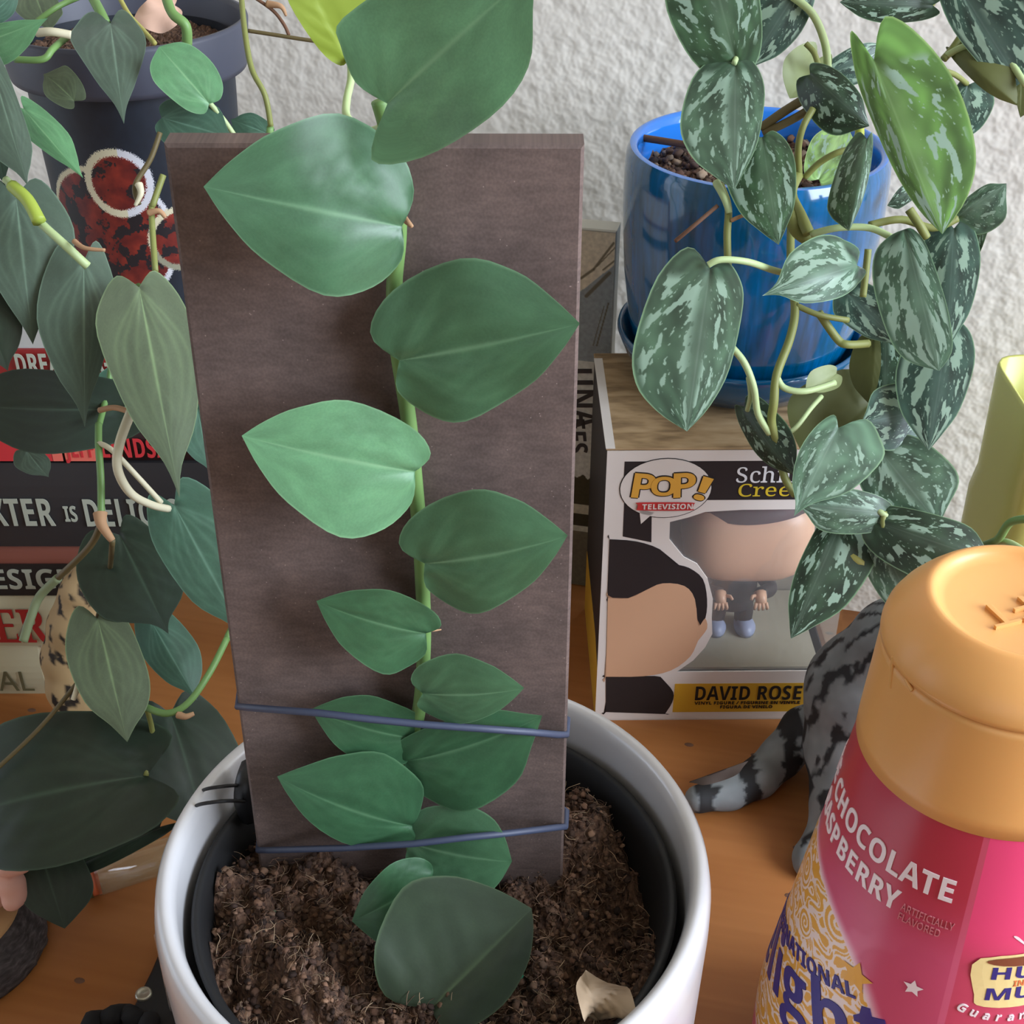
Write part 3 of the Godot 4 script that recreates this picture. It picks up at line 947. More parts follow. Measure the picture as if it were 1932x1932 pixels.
# ---------------------------------------------------------------- the dark pot on the books
func dark_pot_group() -> void:
	var at := Vector3(-0.164, 0.1978, -0.587)
	var pn := noise(1.0, 61, 4)
	var print_tex := image_tex(1400, 500, func(x: float, y: float) -> Color:
		var s := (0.25 - x) * TAU * 0.0435
		var h := 0.1978 + y * 0.112
		var c := rgb(30, 37, 48) * (1.0 + 0.12 * pn.get_noise_2d(x * 60.0, y * 14.0))
		if absf(x - 0.25) > 0.25:
			return c
		var worn := pn.get_noise_2d(s * 85.0, h * 85.0) + 0.25 * pn.get_noise_2d(s * 500.0, h * 500.0)
		for d in [[-0.0115, 0.2365, 0.0300, 0.0325, 0.6], [0.0225, 0.2350, 0.0120, 0.0148, 0.3], [-0.0010, 0.2620, 0.0118, 0.0152, 0.95]]:
			var r := Vector2(s - d[0], (h - d[1]) * 1.0).length()
			var rough := 0.0012 * pn.get_noise_2d(s * 1500.0, h * 1500.0)
			if r < d[2] + rough:
				c = rgb(92, 28, 26).lerp(rgb(134, 46, 34), 0.5 + pn.get_noise_2d(s * 90.0, h * 90.0))
				if worn > d[4] * 0.32 - 0.08:
					c = rgb(34, 30, 34)
			elif r < d[3] + rough:
				c = rgb(214, 208, 176) if s < d[0] + 0.002 else rgb(214, 216, 222)
				if d[3] < 0.015 and h < d[1] - 0.004:
					c = rgb(150, 150, 128)
		return c)
	var pot := thing("plastic_pot", "slate plastic pot with worn red and white printed circles standing on the books", "pot", at)
	part(pot, "body", lathe([Vector2(0.0375, 0.0), Vector2(0.0395, 0.002), Vector2(0.0402, 0.01), Vector2(0.0445, 0.112)], at, 96), mat(Color.WHITE, 0.5, {"albedo_texture": print_tex}))
	part(pot, "rim", lathe([Vector2(0.0445, 0.1), Vector2(0.0495, 0.1005), Vector2(0.0502, 0.103), Vector2(0.0520, 0.1195), Vector2(0.0515, 0.1212), Vector2(0.0500, 0.1212), Vector2(0.0490, 0.1190), Vector2(0.0468, 0.107), Vector2(0.0420, 0.099), Vector2(0.0370, 0.02), Vector2(0.001, 0.02)], at, 96), mat(rgb(70, 73, 86), 0.5))
	var soil := part(self, "pot_soil", soil_disc(at, 0.0468, func(x, z): return at.y + 0.108 + 0.004 * soil_noise.get_noise_2d(x * 160.0, z * 160.0)), M.soil)
	soil.set_meta("kind", "stuff")
	tag(soil, "dark potting soil in the slate plastic pot", "soil")
	var bark := leaf(self, [330, 10, 250, 40, 285, -5, 310, 62], 0.535, 0.53, mat(rgb(196, 160, 138), 0.8), mat(rgb(176, 140, 118), 0.8), {"called": "dry_leaf", "cup": -0.3, "wave": 0.25, "arch": 0.2})
	tag(bark, "crumpled pinkish dry leaf lying at the rim of the slate pot", "dry leaf")

func hanging_plant() -> void:
	var p := thing("trailing_plant", "trailing plant with dark velvety pointed leaves spilling over the book stack", "plant", Vector3(-0.164, 0.30, -0.587))
	var d: Material = M.micans_dark
	var m: Material = M.micans
	var o: Material = M.micans_olive
	var g: Material = M.micans_green
	var t: Material = M.micans_teal
	var u: Material = M.micans_under
	var tail := {"taper": 0.2, "full": 0.66, "lobe": 0.14}
	var list := [
		[[-60, 92, 91, 34, -10, 46, 20, 118], 0.49, 0.48, g, {}],
		[[-30, 40, 38, -20, -8, -10, 22, 30], 0.49, 0.49, t, {}],
		[[60, -30, 96, 60, 30, 20, 120, 20], 0.55, 0.545, o, {"roll": 0.3}],
		[[208, 42, 234, 234, 132, 72, 276, 82], 0.505, 0.49, m, {"taper": 0.16, "full": 0.55, "fold": 0.15}],
		[[395, 196, 300, 88, 402, 120, 300, 165], 0.50, 0.49, g, {"lobe": 0.05, "full": 0.9, "taper": 0.6}],
		[[304, 222, 446, 262, 375, 188, 350, 290], 0.51, 0.51, t, {"lobe": 0.05, "full": 0.9}],
		[[505, 252, 435, 225, 480, 214, 450, 265], 0.53, 0.53, t, {}],
		[[-20, 110, 52, 350, -50, 240, 58, 262], 0.48, 0.47, m, {"fold": 0.2}],
		[[44, 205, 157, 336, 40, 250, 128, 250], 0.49, 0.485, g, {"fold": 0.3, "full": 0.6}],
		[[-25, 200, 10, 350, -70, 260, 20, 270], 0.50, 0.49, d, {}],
		[[140, 190, 82, 140, 120, 120, 88, 185], 0.52, 0.52, o, {"roll": 0.4}],
		[[30, 372, 62, 650, -45, 470, 142, 452], 0.49, 0.48, m, {"fold": 0.15, "full": 0.55, "taper": 0.2}],
		[[158, 492, 160, 806, 69, 600, 217, 560], 0.485, 0.47, m, {"fold": 0.25, "taper": 0.18, "full": 0.62}],
		[[262, 540, 339, 940, 185, 640, 376, 660], 0.475, 0.455, o, {"fold": 0.12, "taper": 0.17, "full": 0.66, "lobe": 0.07, "arch": 0.08}],
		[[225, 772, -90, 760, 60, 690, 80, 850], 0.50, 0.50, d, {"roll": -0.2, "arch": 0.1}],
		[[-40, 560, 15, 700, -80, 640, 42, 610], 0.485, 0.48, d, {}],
		[[50, 850, 92, 900, 30, 880, 92, 862], 0.52, 0.53, m, {"roll": 0.3}],
		[[240, 716, 170, 842, 150, 750, 262, 800], 0.52, 0.52, t, {"fold": 0.2}],
		[[372, 770, 398, 892, 340, 830, 412, 820], 0.53, 0.53, t, {}],
		[[328, 952, 470, 1215, 296, 1040, 470, 1010], 0.50, 0.49, t, {"fold": 0.1, "full": 0.8, "quilt": 0.03}],
		[[225, 1008, 318, 1196, 152, 1110, 330, 1060], 0.54, 0.535, d, {"full": 0.85, "quilt": 0.03}],
		[[285, 1172, 372, 1322, 270, 1240, 372, 1215], 0.55, 0.545, t, {"fold": 0.35, "full": 0.7}],
		[[184, 1166, 240, 1400, 126, 1245, 280, 1270], 0.53, 0.51, o, {"fold": 0.1, "full": 0.8, "taper": 0.3}],
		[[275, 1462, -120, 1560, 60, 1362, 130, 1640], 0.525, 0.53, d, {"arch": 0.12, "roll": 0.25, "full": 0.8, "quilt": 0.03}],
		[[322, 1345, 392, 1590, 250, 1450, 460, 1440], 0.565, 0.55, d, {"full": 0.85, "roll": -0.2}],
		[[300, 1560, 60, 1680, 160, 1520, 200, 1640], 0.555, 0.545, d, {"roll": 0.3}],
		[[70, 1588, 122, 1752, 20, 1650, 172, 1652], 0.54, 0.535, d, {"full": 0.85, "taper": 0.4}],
	]
	for w in list:
		leaf(p, w[0], w[1], w[2], w[3], u, w[4].merged(tail))
	stem(p, [[455, -10, 0.53], [462, 60, 0.515], [475, 130, 0.51], [500, 180, 0.51], [511, 238, 0.515]], 0.0011, M.stem_olive)
	stem(p, [[468, 58, 0.53], [520, 66, 0.53], [570, 74, 0.53], [628, 82, 0.53]], 0.0008, M.stem_brown)
	stem(p, [[480, -5, 0.53], [515, 20, 0.53], [535, 45, 0.53], [545, 66, 0.53]], 0.0007, M.twig)
	stem(p, [[505, 8, 0.53], [530, 12, 0.528], [540, 30, 0.53]], 0.0016, M.root, 0.0005, "dry_tendril")
	# vines that run on behind the leaves and the board
	stem(p, [[186, 806, 0.49], [202, 740, 0.50], [216, 640, 0.50], [232, 560, 0.495], [262, 540, 0.48]], 0.0012, M.stem)
	stem(p, [[212, 1020, 0.482], [205, 1090, 0.55], [184, 1168, 0.532]], 0.0011, M.stem_brown)
	stem(p, [[276, 1334, 0.521], [288, 1390, 0.532], [275, 1464, 0.526]], 0.0011, M.stem_olive)
	stem(p, [[428, 1205, 0.53], [452, 1130, 0.545], [480, 900, 0.56], [450, 600, 0.56], [490, 400, 0.545], [510, 240, 0.516]], 0.0014, M.stem)
	stem(p, [[312, -10, 0.50], [325, 25, 0.495], [350, 48, 0.495], [353, 84, 0.50]], 0.0019, M.stem)
	stem(p, [[392, 190, 0.505], [425, 230, 0.51], [450, 268, 0.515]], 0.0010, M.stem_pale)
	stem(p, [[10, 338, 0.478], [45, 372, 0.475], [72, 415, 0.472], [120, 460, 0.47], [165, 502, 0.475]], 0.0014, M.stem_pale, 0.0016)
	stem(p, [[22, 350, 0.474], [52, 378, 0.470], [74, 418, 0.468]], 0.0022, mat(rgb(160, 180, 70), 0.5), 0.0026, "new_shoot")
	stem(p, [[140, 455, 0.468], [160, 468, 0.465], [198, 472, 0.464]], 0.0010, M.root, 0.0006, "root_tip")
	stem(p, [[302, 250, 0.50], [284, 300, 0.50], [255, 350, 0.50], [262, 386, 0.50]], 0.0010, M.stem_brown)
	stem(p, [[308, 330, 0.50], [290, 382, 0.50], [286, 402, 0.50], [293, 512, 0.49]], 0.0012, M.stem_olive)
	stem(p, [[262, 348, 0.498], [266, 365, 0.497], [255, 388, 0.498]], 0.0016, M.cream, 0.0006, "root_tip")
	stem(p, [[280, 402, 0.498], [300, 398, 0.497], [312, 410, 0.498]], 0.0013, M.root, 0.0008, "root_tip")
	stem(p, [[248, 775, 0.47], [226, 835, 0.468], [222, 885, 0.468], [246, 930, 0.475], [285, 952, 0.485], [318, 960, 0.495]], 0.0018, M.cream, 0.0014)
	stem(p, [[188, 774, 0.48], [215, 769, 0.476], [242, 776, 0.472]], 0.0011, M.root, 0.0010, "root_tip")
	stem(p, [[186, 836, 0.48], [212, 850, 0.478], [258, 898, 0.48], [304, 948, 0.49]], 0.0010, M.cream)
	stem(p, [[186, 800, 0.485], [186, 840, 0.48], [190, 900, 0.478], [191, 972, 0.478]], 0.0013, M.stem)
	stem(p, [[189, 968, 0.478], [192, 990, 0.477], [212, 1020, 0.478]], 0.0026, M.root, 0.0012, "root_tip")
	stem(p, [[192, 985, 0.479], [170, 1030, 0.485], [110, 1090, 0.50], [80, 1120, 0.51], [40, 1200, 0.52]], 0.0013, M.stem_brown)
	stem(p, [[110, 1090, 0.50], [75, 1125, 0.505], [58, 1165, 0.505], [44, 1210, 0.505]], 0.0017, mat(rgb(120, 132, 96), 0.6))
	stem(p, [[274, 1334, 0.52], [315, 1346, 0.515], [355, 1326, 0.515], [395, 1270, 0.52], [428, 1205, 0.53]], 0.0014, M.stem)
	stem(p, [[336, 1348, 0.514], [350, 1352, 0.513], [366, 1346, 0.514]], 0.0016, M.root, 0.0008, "root_tip")
	stem(p, [[146, 1288, 0.52], [80, 1368, 0.52], [10, 1436, 0.52], [-40, 1480, 0.52]], 0.0009, M.stem_brown)
	stem(p, [[150, 1284, 0.518], [144, 1304, 0.516], [138, 1320, 0.516]], 0.0014, M.cream, 0.0010, "root_tip")
	stem(p, [[70, 62, 0.50], [98, 60, 0.498], [134, 66, 0.50]], 0.0016, M.cream)
	stem(p, [[28, 112, 0.50], [80, 112, 0.498], [100, 92, 0.50], [126, 70, 0.51]], 0.0013, M.stem)
	stem(p, [[70, 40, 0.52], [110, 12, 0.52], [160, -10, 0.53]], 0.0011, M.stem)
	stem(p, [[172, -10, 0.52], [188, 20, 0.51], [200, 45, 0.507]], 0.0020, M.stem)
	stem(p, [[225, -5, 0.53], [245, 30, 0.525], [268, 55, 0.52], [292, 82, 0.515]], 0.0010, mat(rgb(170, 166, 90), 0.6))

# ---------------------------------------------------------------- the boxed toy
const BOX_TURN := 0.0108
const BOX_AT := Vector3(0.0415, 0, -0.5009)
const BOX_W := 0.1142
const BOX_H := 0.1586
const BOX_D := 0.0906
var box_x := Vector3(cos(BOX_TURN), 0, -sin(BOX_TURN))
var box_z := Vector3(sin(BOX_TURN), 0, cos(BOX_TURN))

# picture point to a place on the front of the box
func on_front(px: float, py: float) -> Vector2:
	var r := ray(px, py)
	var d := EYE + r * ((BOX_AT - EYE).dot(box_z) / r.dot(box_z)) - BOX_AT
	return Vector2(d.dot(box_x), d.y)

func front_poly(a: Array) -> PackedVector2Array:
	var out := PackedVector2Array()
	for k in range(0, a.size(), 2):
		out.append(on_front(a[k], a[k + 1]))
	return out

func print_on(b: Node3D, called: String, shape: PackedVector2Array, layer: float, m: Material) -> void:
	part(b, called, prism(shape, BOX_AT + box_z * (layer * 0.00012), box_x, Vector3.UP, 0.0001), m)

func words_on(b: Node3D, words: String, p0: Vector2, cap: float, layer: float, m: Material, opt := {}, tilt := 0.0) -> void:
	var x := (box_x * cos(tilt) + Vector3.UP * sin(tilt))
	var y := (-box_x * sin(tilt) + Vector3.UP * cos(tilt))
	opt.depth = 0.0002
	part(b, "lettering", letters(words, cap, flat_place(BOX_AT + box_x * p0.x + Vector3.UP * p0.y + box_z * (layer * 0.00012), x, y), opt), m)

func box_panel(b: Node3D, called: String, x0: float, x1: float, y0: float, y1: float, d0: float, d1: float, m: Material) -> void:
	part(b, called, prism(rect(x0, y0, x1, y1), BOX_AT - box_z * d1, box_x, Vector3.UP, d1 - d0, 0.0002), m)

func toy_box() -> void:
	var b := thing("toy_box", "white and black window box holding a small figure beneath the blue pot", "box", BOX_AT + box_x * BOX_W / 2 - box_z * BOX_D / 2)
	var t := 0.0007
	var black := mat(rgb(34, 30, 32), 0.55)
	var yellow := mat(rgb(206, 160, 44), 0.55)
	var clear := mat(Color(1, 1, 1, 0.07), 0.03, {"transparency": BaseMaterial3D.TRANSPARENCY_ALPHA})
	box_panel(b, "back_panel", 0, BOX_W, 0, BOX_H - t, BOX_D - t, BOX_D, black)
	box_panel(b, "bottom_panel", 0, BOX_W, 0, t, 0, BOX_D, M.white_card)
	box_panel(b, "side_panel", 0, t, t, BOX_H - t, t, BOX_D - t, black)
	box_panel(b, "side_panel", BOX_W - t, BOX_W, t, 0.030, t, BOX_D - t, black)
	box_panel(b, "side_panel", BOX_W - t, BOX_W, 0.126, BOX_H - t, t, BOX_D - t, black)
	box_panel(b, "side_panel", BOX_W - t, BOX_W, 0.030, 0.126, BOX_D - 0.012, BOX_D - t, black)
	box_panel(b, "window", BOX_W - 0.0005, BOX_W - 0.0002, 0.030, 0.126, 0.0005, BOX_D - 0.012, clear)
	part(b, "side_print", prism(poly([0.0002, 0.001, BOX_D - 0.001, 0.001, BOX_D - 0.001, 0.04, 0.02, 0.04, 0.0002, 0.034]), BOX_AT - box_x * 0.0002, -box_z, Vector3.UP, 0.0002), yellow)
	# worn lid of brown card with pale edges
	var lid := PackedVector2Array([Vector2(-0.0005, 0.0), Vector2(BOX_W + 0.0005, 0.0), Vector2(BOX_W + 0.0005, BOX_D), Vector2(-0.0005, BOX_D)])
	part(b, "lid", prism(lid, BOX_AT + Vector3.UP * (BOX_H - 0.001), box_x, -box_z, 0.0012, 0.0005), M.kraft)
	part(b, "lid_edge", prism(rect(-0.0007, 0.0, 0.0034, BOX_D - 0.006), BOX_AT + Vector3.UP * (BOX_H + 0.0001), box_x, -box_z, 0.0003), M.white_card)
	# front card with its window cut out
	var w := [0.0, 0.0, BOX_W, 0.0, BOX_W, 0.0315]
	var card := poly(w)
	card.append_array(front_poly([1276, 1268, 1308, 1246, 1330, 1222, 1344, 1196, 1343, 1165, 1345, 1130, 1335, 1092, 1315, 1064, 1290, 1051, 1263, 1018, 1264, 985, 1300, 976, 1330, 966, 1400, 962, 1500, 961]))
	card.append_array(poly([BOX_W, 0.1258, BOX_W, BOX_H - 0.001, 0, BOX_H - 0.001]))
	part(b, "front_card", prism(card, BOX_AT - box_z * t, box_x, Vector3.UP, t), M.white_card)
	var film := part(b, "window", prism(rect(0.024, 0.028, BOX_W - 0.0004, 0.13), BOX_AT - box_z * 0.0013, box_x, Vector3.UP, 0.0003), clear)
	film.set_meta("label", "clear plastic window")
	# the print on the front
	print_on(b, "printed_band", rect(0.0078, 0.1318, 0.108, 0.1522), 0, black)
	print_on(b, "printed_band", front_poly([1178, 940, 1230, 940, 1229, 1023, 1200, 1017, 1175, 1012]), 0, black)
	var c := on_front(1256, 921)
	print_on(b, "speech_bubble", ellipse(c.x, c.y, 0.0206, 0.0158, 40), 1, M.ink)
	print_on(b, "speech_bubble", ellipse(c.x, c.y, 0.0202, 0.0154, 40), 2, M.white_card)
	print_on(b, "speech_bubble", front_poly([1206, 960, 1209, 988, 1234, 966]), 2, M.white_card)
	var gold := mat(rgb(222, 166, 66), 0.5)
	var marks := [["P", 1190, 937, 0.0128, 0.0098, -0.10], ["O", 1227, 934, 0.0098, 0.0112, 0.0], ["P", 1270, 938, 0.0128, 0.0098, 0.05], ["!", 1307, 938, 0.0120, 0.0050, -0.32]]
	for k in marks.size():
		var q: Array = marks[k]
		var at := on_front(q[1], q[2])
		for e in [[-0.0006, 0.0, 3], [0.0006, 0.0, 3], [0.0, -0.0006, 3], [0.0, 0.0006, 3], [0.0, 0.0, 5]]:
			words_on(b, q[0], at + Vector2(e[0], e[1]), q[3], e[2] + (1 if k == 1 else 0), gold if e[2] == 5 else black, {"width": q[4], "weight": 800}, q[5])
	print_on(b, "printed_pill", rounded(front_poly([1203, 950, 1207, 946, 1303, 946, 1307, 950, 1306, 957, 1301, 961, 1208, 961, 1203, 957]), 3), 7, mat(rgb(196, 52, 52), 0.5))
	words_on(b, "TELEVISION", on_front(1211, 958.5), 0.0027, 9, M.white_card, {"width": 0.0226})
	words_on(b, "Schitt's", on_front(1388, 910), 0.0078, 2, mat(rgb(226, 226, 226), 0.5), {"face": "Droid Serif", "weight": 400, "width": 0.036})
	words_on(b, "Creek", on_front(1392, 936), 0.0066, 2, mat(rgb(214, 186, 48), 0.5), {"face": "Droid Serif", "weight": 400, "width": 0.030})
	# plain patches of dark and peach ink stand in for the printed portrait
	print_on(b, "printed_patch", rounded(front_poly([1150, 1017, 1150, 1017, 1200, 1021, 1245, 1036, 1272, 1062, 1300, 1071, 1326, 1092, 1334, 1130, 1331, 1165, 1318, 1180, 1311, 1130, 1291, 1105, 1250, 1100, 1220, 1112, 1185, 1128, 1147, 1127, 1147, 1127]), 3), 1, black)
	print_on(b, "printed_patch", rounded(front_poly([1147, 1127, 1147, 1127, 1185, 1128, 1220, 1112, 1250, 1100, 1291, 1105, 1311, 1130, 1317, 1180, 1330, 1166, 1334, 1185, 1317, 1208, 1302, 1238, 1266, 1264, 1215, 1275, 1143, 1276, 1143, 1276]), 3), 2, mat(rgb(206, 162, 128), 0.55))
	print_on(b, "printed_patch", rounded(front_poly([1143, 1278, 1143, 1278, 1235, 1275, 1252, 1284, 1270, 1305, 1268, 1325, 1255, 1346, 1255, 1346, 1143, 1343, 1143, 1343]), 3), 1, black)
	print_on(b, "printed_band", rect(0.0385, 0.0052, 0.1090, 0.0238), 0, yellow)
	words_on(b, "DAVID ROSE", Vector2(0.0490, 0.0132), 0.0088, 2, M.ink, {"width": 0.0525, "weight": 800})
	words_on(b, "VINYL FIGURE / FIGURINE EN VINYLE", Vector2(0.0490, 0.0103), 0.0019, 2, M.ink, {"width": 0.0525})
	words_on(b, "FIGURA DE VINILO", Vector2(0.0620, 0.0076), 0.0019, 2, M.ink, {"width": 0.026})
	# inner backing and clear tray
	box_panel(b, "backing_card", 0.004, BOX_W - 0.003, 0.045, 0.150, 0.070, 0.0708, mat(rgb(40, 34, 36), 0.6))
	box_panel(b, "backing_card", 0.004, BOX_W - 0.003, 0.001, 0.045, 0.070, 0.0708, mat(rgb(150, 142, 124), 0.6))
	part(b, "tray", prism(rect(0.004, 0.006, BOX_W - 0.004, 0.068), BOX_AT + Vector3.UP * 0.028, box_x, -box_z, 0.0012), mat(rgb(176, 170, 150), 0.25))
	# a plain faceless stand-in for the toy
	var f := thing("toy_figure", "small toy figure with a big pale head and dark clothes inside the window box", "figurine", BOX_AT + box_x * 0.07 - box_z * 0.04 + Vector3.UP * 0.0295)
	var o := f.position
	var peach := mat(rgb(228, 182, 148), 0.35)
	var head := []
	for i in 20:
		var a := PI * (i + 0.02) / 19.04
		var row := PackedVector3Array()
		for k in 40:
			var e := TAU * k / 40
			var d := Vector3(sin(a) * cos(e), -cos(a), sin(a) * sin(e))
			var q := pow(pow(absf(d.x), 3.4) + pow(absf(d.y), 3.0) + pow(absf(d.z), 3.4), -1.0 / 3.2)
			row.append(o + Vector3(0.003, 0.0625, 0.002) + d * q * Vector3(0.0310, 0.0245, 0.024))
		head.append(row)
	part(f, "head", grid_mesh(head, true, false), peach)
	var cap := []
	for i in 12:
		var a := PI * 0.5 * (i + 0.02) / 11.02 + PI * 0.5
		var row := PackedVector3Array()
		for k in 40:
			var e := TAU * k / 40
			var d := Vector3(sin(a) * cos(e), -cos(a), sin(a) * sin(e))
			row.append(o + Vector3(0.003, 0.0790 + 0.0022 * sin(e * 2.0) - 0.0018 * cos(e), 0.001) + d * Vector3(0.0315, 0.0135, 0.0250))
		cap.append(row)
	part(f, "hair", grid_mesh(cap, true, false), black)
	part(f, "body", lathe([Vector2(0.001, 0.013), Vector2(0.011, 0.014), Vector2(0.0125, 0.021), Vector2(0.0120, 0.031), Vector2(0.008, 0.039), Vector2(0.001, 0.041)], o, 24, Vector2(1, 0.8)), black)
	for s in [-1, 1]:
		part(f, "leg", tube([o + Vector3(s * 0.006, 0.018, 0), o + Vector3(s * 0.0068, 0.010, 0.001), o + Vector3(s * 0.007, 0.004, 0.001)], 0.0052, 0.0046, 12), black)
		part(f, "shoe", lathe([Vector2(0.001, 0), Vector2(0.0058, 0.0), Vector2(0.0062, 0.0022), Vector2(0.004, 0.0055), Vector2(0.001, 0.006)], o + Vector3(s * 0.0075, 0, 0.004), 16, Vector2(0.9, 1.4)), mat(rgb(150, 160, 186), 0.4))
		part(f, "arm", tube([o + Vector3(s * 0.0115, 0.034, 0), o + Vector3(s * 0.0170, 0.029, 0.008), o + Vector3(s * 0.010, 0.034, 0.0195)], 0.0040, 0.0034, 10), black)
		var hand := SurfaceTool.new()
		hand.begin(Mesh.PRIMITIVE_TRIANGLES)
		hand.set_smooth_group(0)
		var h0 := o + Vector3(s * 0.0098, 0.0345, 0.0198)
		add_tube(hand, [h0, h0 + Vector3(0, -0.001, 0.003), h0 + Vector3(0, -0.0025, 0.0052)], 0.0032, 0.0026, 10)
		for k in 4:
			var r0 := h0 + Vector3(0.0016 * (k - 1.5), -0.002, 0.005)
			add_tube(hand, [r0, r0 + Vector3(0.0004 * (k - 1.5), -0.0022, 0.001), r0 + Vector3(0.0004 * (k - 1.5), -0.0042 + 0.0004 * absf(k - 1.3), 0.0004)], 0.0009, 0.0007, 6)
		add_tube(hand, [h0 + Vector3(-s * 0.0022, 0.0, 0.002), h0 + Vector3(-s * 0.0045, 0.001, 0.004), h0 + Vector3(-s * 0.0052, 0.0005, 0.0058)], 0.0010, 0.0008, 6)
		hand.generate_normals()
		part(f, "hand", hand.commit(), peach)

# ---------------------------------------------------------------- the picture panel behind
func art_panel() -> void:
	var turn := Transform3D(Basis(Vector3.UP, WALL_TURN), Vector3(0.2, 0, -0.66))
	var inv := turn.affine_inverse()
	var face := 0.083
	var to_panel := func(px: float, py: float) -> Vector2:
		var e := inv * EYE
		var r := inv.basis * ray(px, py)
		var p := e + r * ((face - e.z) / r.z)
		return Vector2(p.x, p.y)
	var corner: Vector2 = to_panel.call(1164, 436)
	var wide := 0.16
	var seg := []
	for s in [[1160, 455, 1122, 505, 3.0], [1122, 505, 1098, 522, 3.6], [1168, 458, 1128, 500, 1.6], [1170, 482, 1140, 506, 2.0], [1152, 512, 1108, 556, 5.0], [1150, 570, 1128, 650, 2.0], [1142, 575, 1121, 650, 1.2]]:
		var p0: Vector2 = to_panel.call(s[0], s[1])
		var p1: Vector2 = to_panel.call(s[2], s[3])
		seg.append([p0, p1, s[4] * 0.00024])
	var e0: Vector2 = to_panel.call(1170, 490)
	var e1: Vector2 = to_panel.call(1096, 548)
	var low: float = to_panel.call(1100, 680).y
	var hills: float = to_panel.call(1085, 940).y
	var n := noise(1.0, 17, 3)
	var tex := image_tex(384, 512, func(x: float, y: float) -> Color:
		var p := Vector2(corner.x - wide + x * wide, corner.y * (1.0 - y))
		var c := rgb(212, 202, 178)
		if (p - e0).cross(e1 - e0) < 0:
			c = rgb(140, 150, 152)
			if p.y < low:
				c = rgb(206, 208, 198)
			if p.y < hills + 0.012 + 0.006 * n.get_noise_1d(p.x * 120.0):
				c = rgb(62, 60, 40)
			if p.y < hills - 0.004:
				c = rgb(190, 186, 164)
			if p.y < hills - 0.010:
				c = rgb(52, 50, 34)
			if p.y < hills - 0.018:
				c = rgb(196, 196, 180)
			if p.y < hills - 0.022:
				c = rgb(108, 102, 84)
		c = c * (1.0 + 0.1 * n.get_noise_2d(p.x * 300.0, p.y * 300.0))
		for s in seg:
			var a: Vector2 = s[0]
			var b: Vector2 = s[1]
			var t := clampf((p - a).dot(b - a) / (b - a).length_squared(), 0, 1)
			var d := p.distance_to(a + (b - a) * t)
			c = c.lerp(rgb(92, 84, 64), 0.8 * (1.0 - smoothstep(s[2] * 0.5, s[2], d)))
		return c)
	var b := thing("art_panel", "pale picture panel with dark brush strokes standing against the wall behind the board", "picture", turn * Vector3(corner.x - wide / 2, 0, face))
	part(b, "panel", prism(rect(corner.x - wide, 0.0005, corner.x, corner.y), turn * Vector3(0, 0, face - 0.012), turn.basis.x, Vector3.UP, 0.012, 0.0006), mat(rgb(200, 198, 186), 0.7))
	var o := MeshInstance3D.new()
	o.name = "painted_face"
	var q := QuadMesh.new()
	q.size = Vector2(wide - 0.001, corner.y - 0.002)
	o.mesh = q
	o.material_override = mat(Color.WHITE, 0.55, {"albedo_texture": tex})
	b.add_child(o, true)
	o.transform = b.transform.affine_inverse() * turn * Transform3D(Basis.IDENTITY, Vector3(corner.x - wide / 2, corner.y / 2, face + 0.0003))
	var dark := mat(rgb(58, 54, 52), 0.7)
	for s in [["UNA", 1116, 700, 0.012], ["FFS", 1110, 795, 0.010]]:
		var p: Vector2 = to_panel.call(s[1], s[2])
		var x_axis := Vector3(0.12, -0.99, 0).normalized()
		part(b, "lettering", letters(s[0], s[3], flat_place(turn * Vector3(p.x - 0.012, p.y, face + 0.0004), turn.basis * x_axis, turn.basis * Vector3(0.99, 0.12, 0).normalized()), {"weight": 700}), dark)

# ---------------------------------------------------------------- the blue pot
const BLUE := Vector3(0.1078, 0.1588, -0.578)

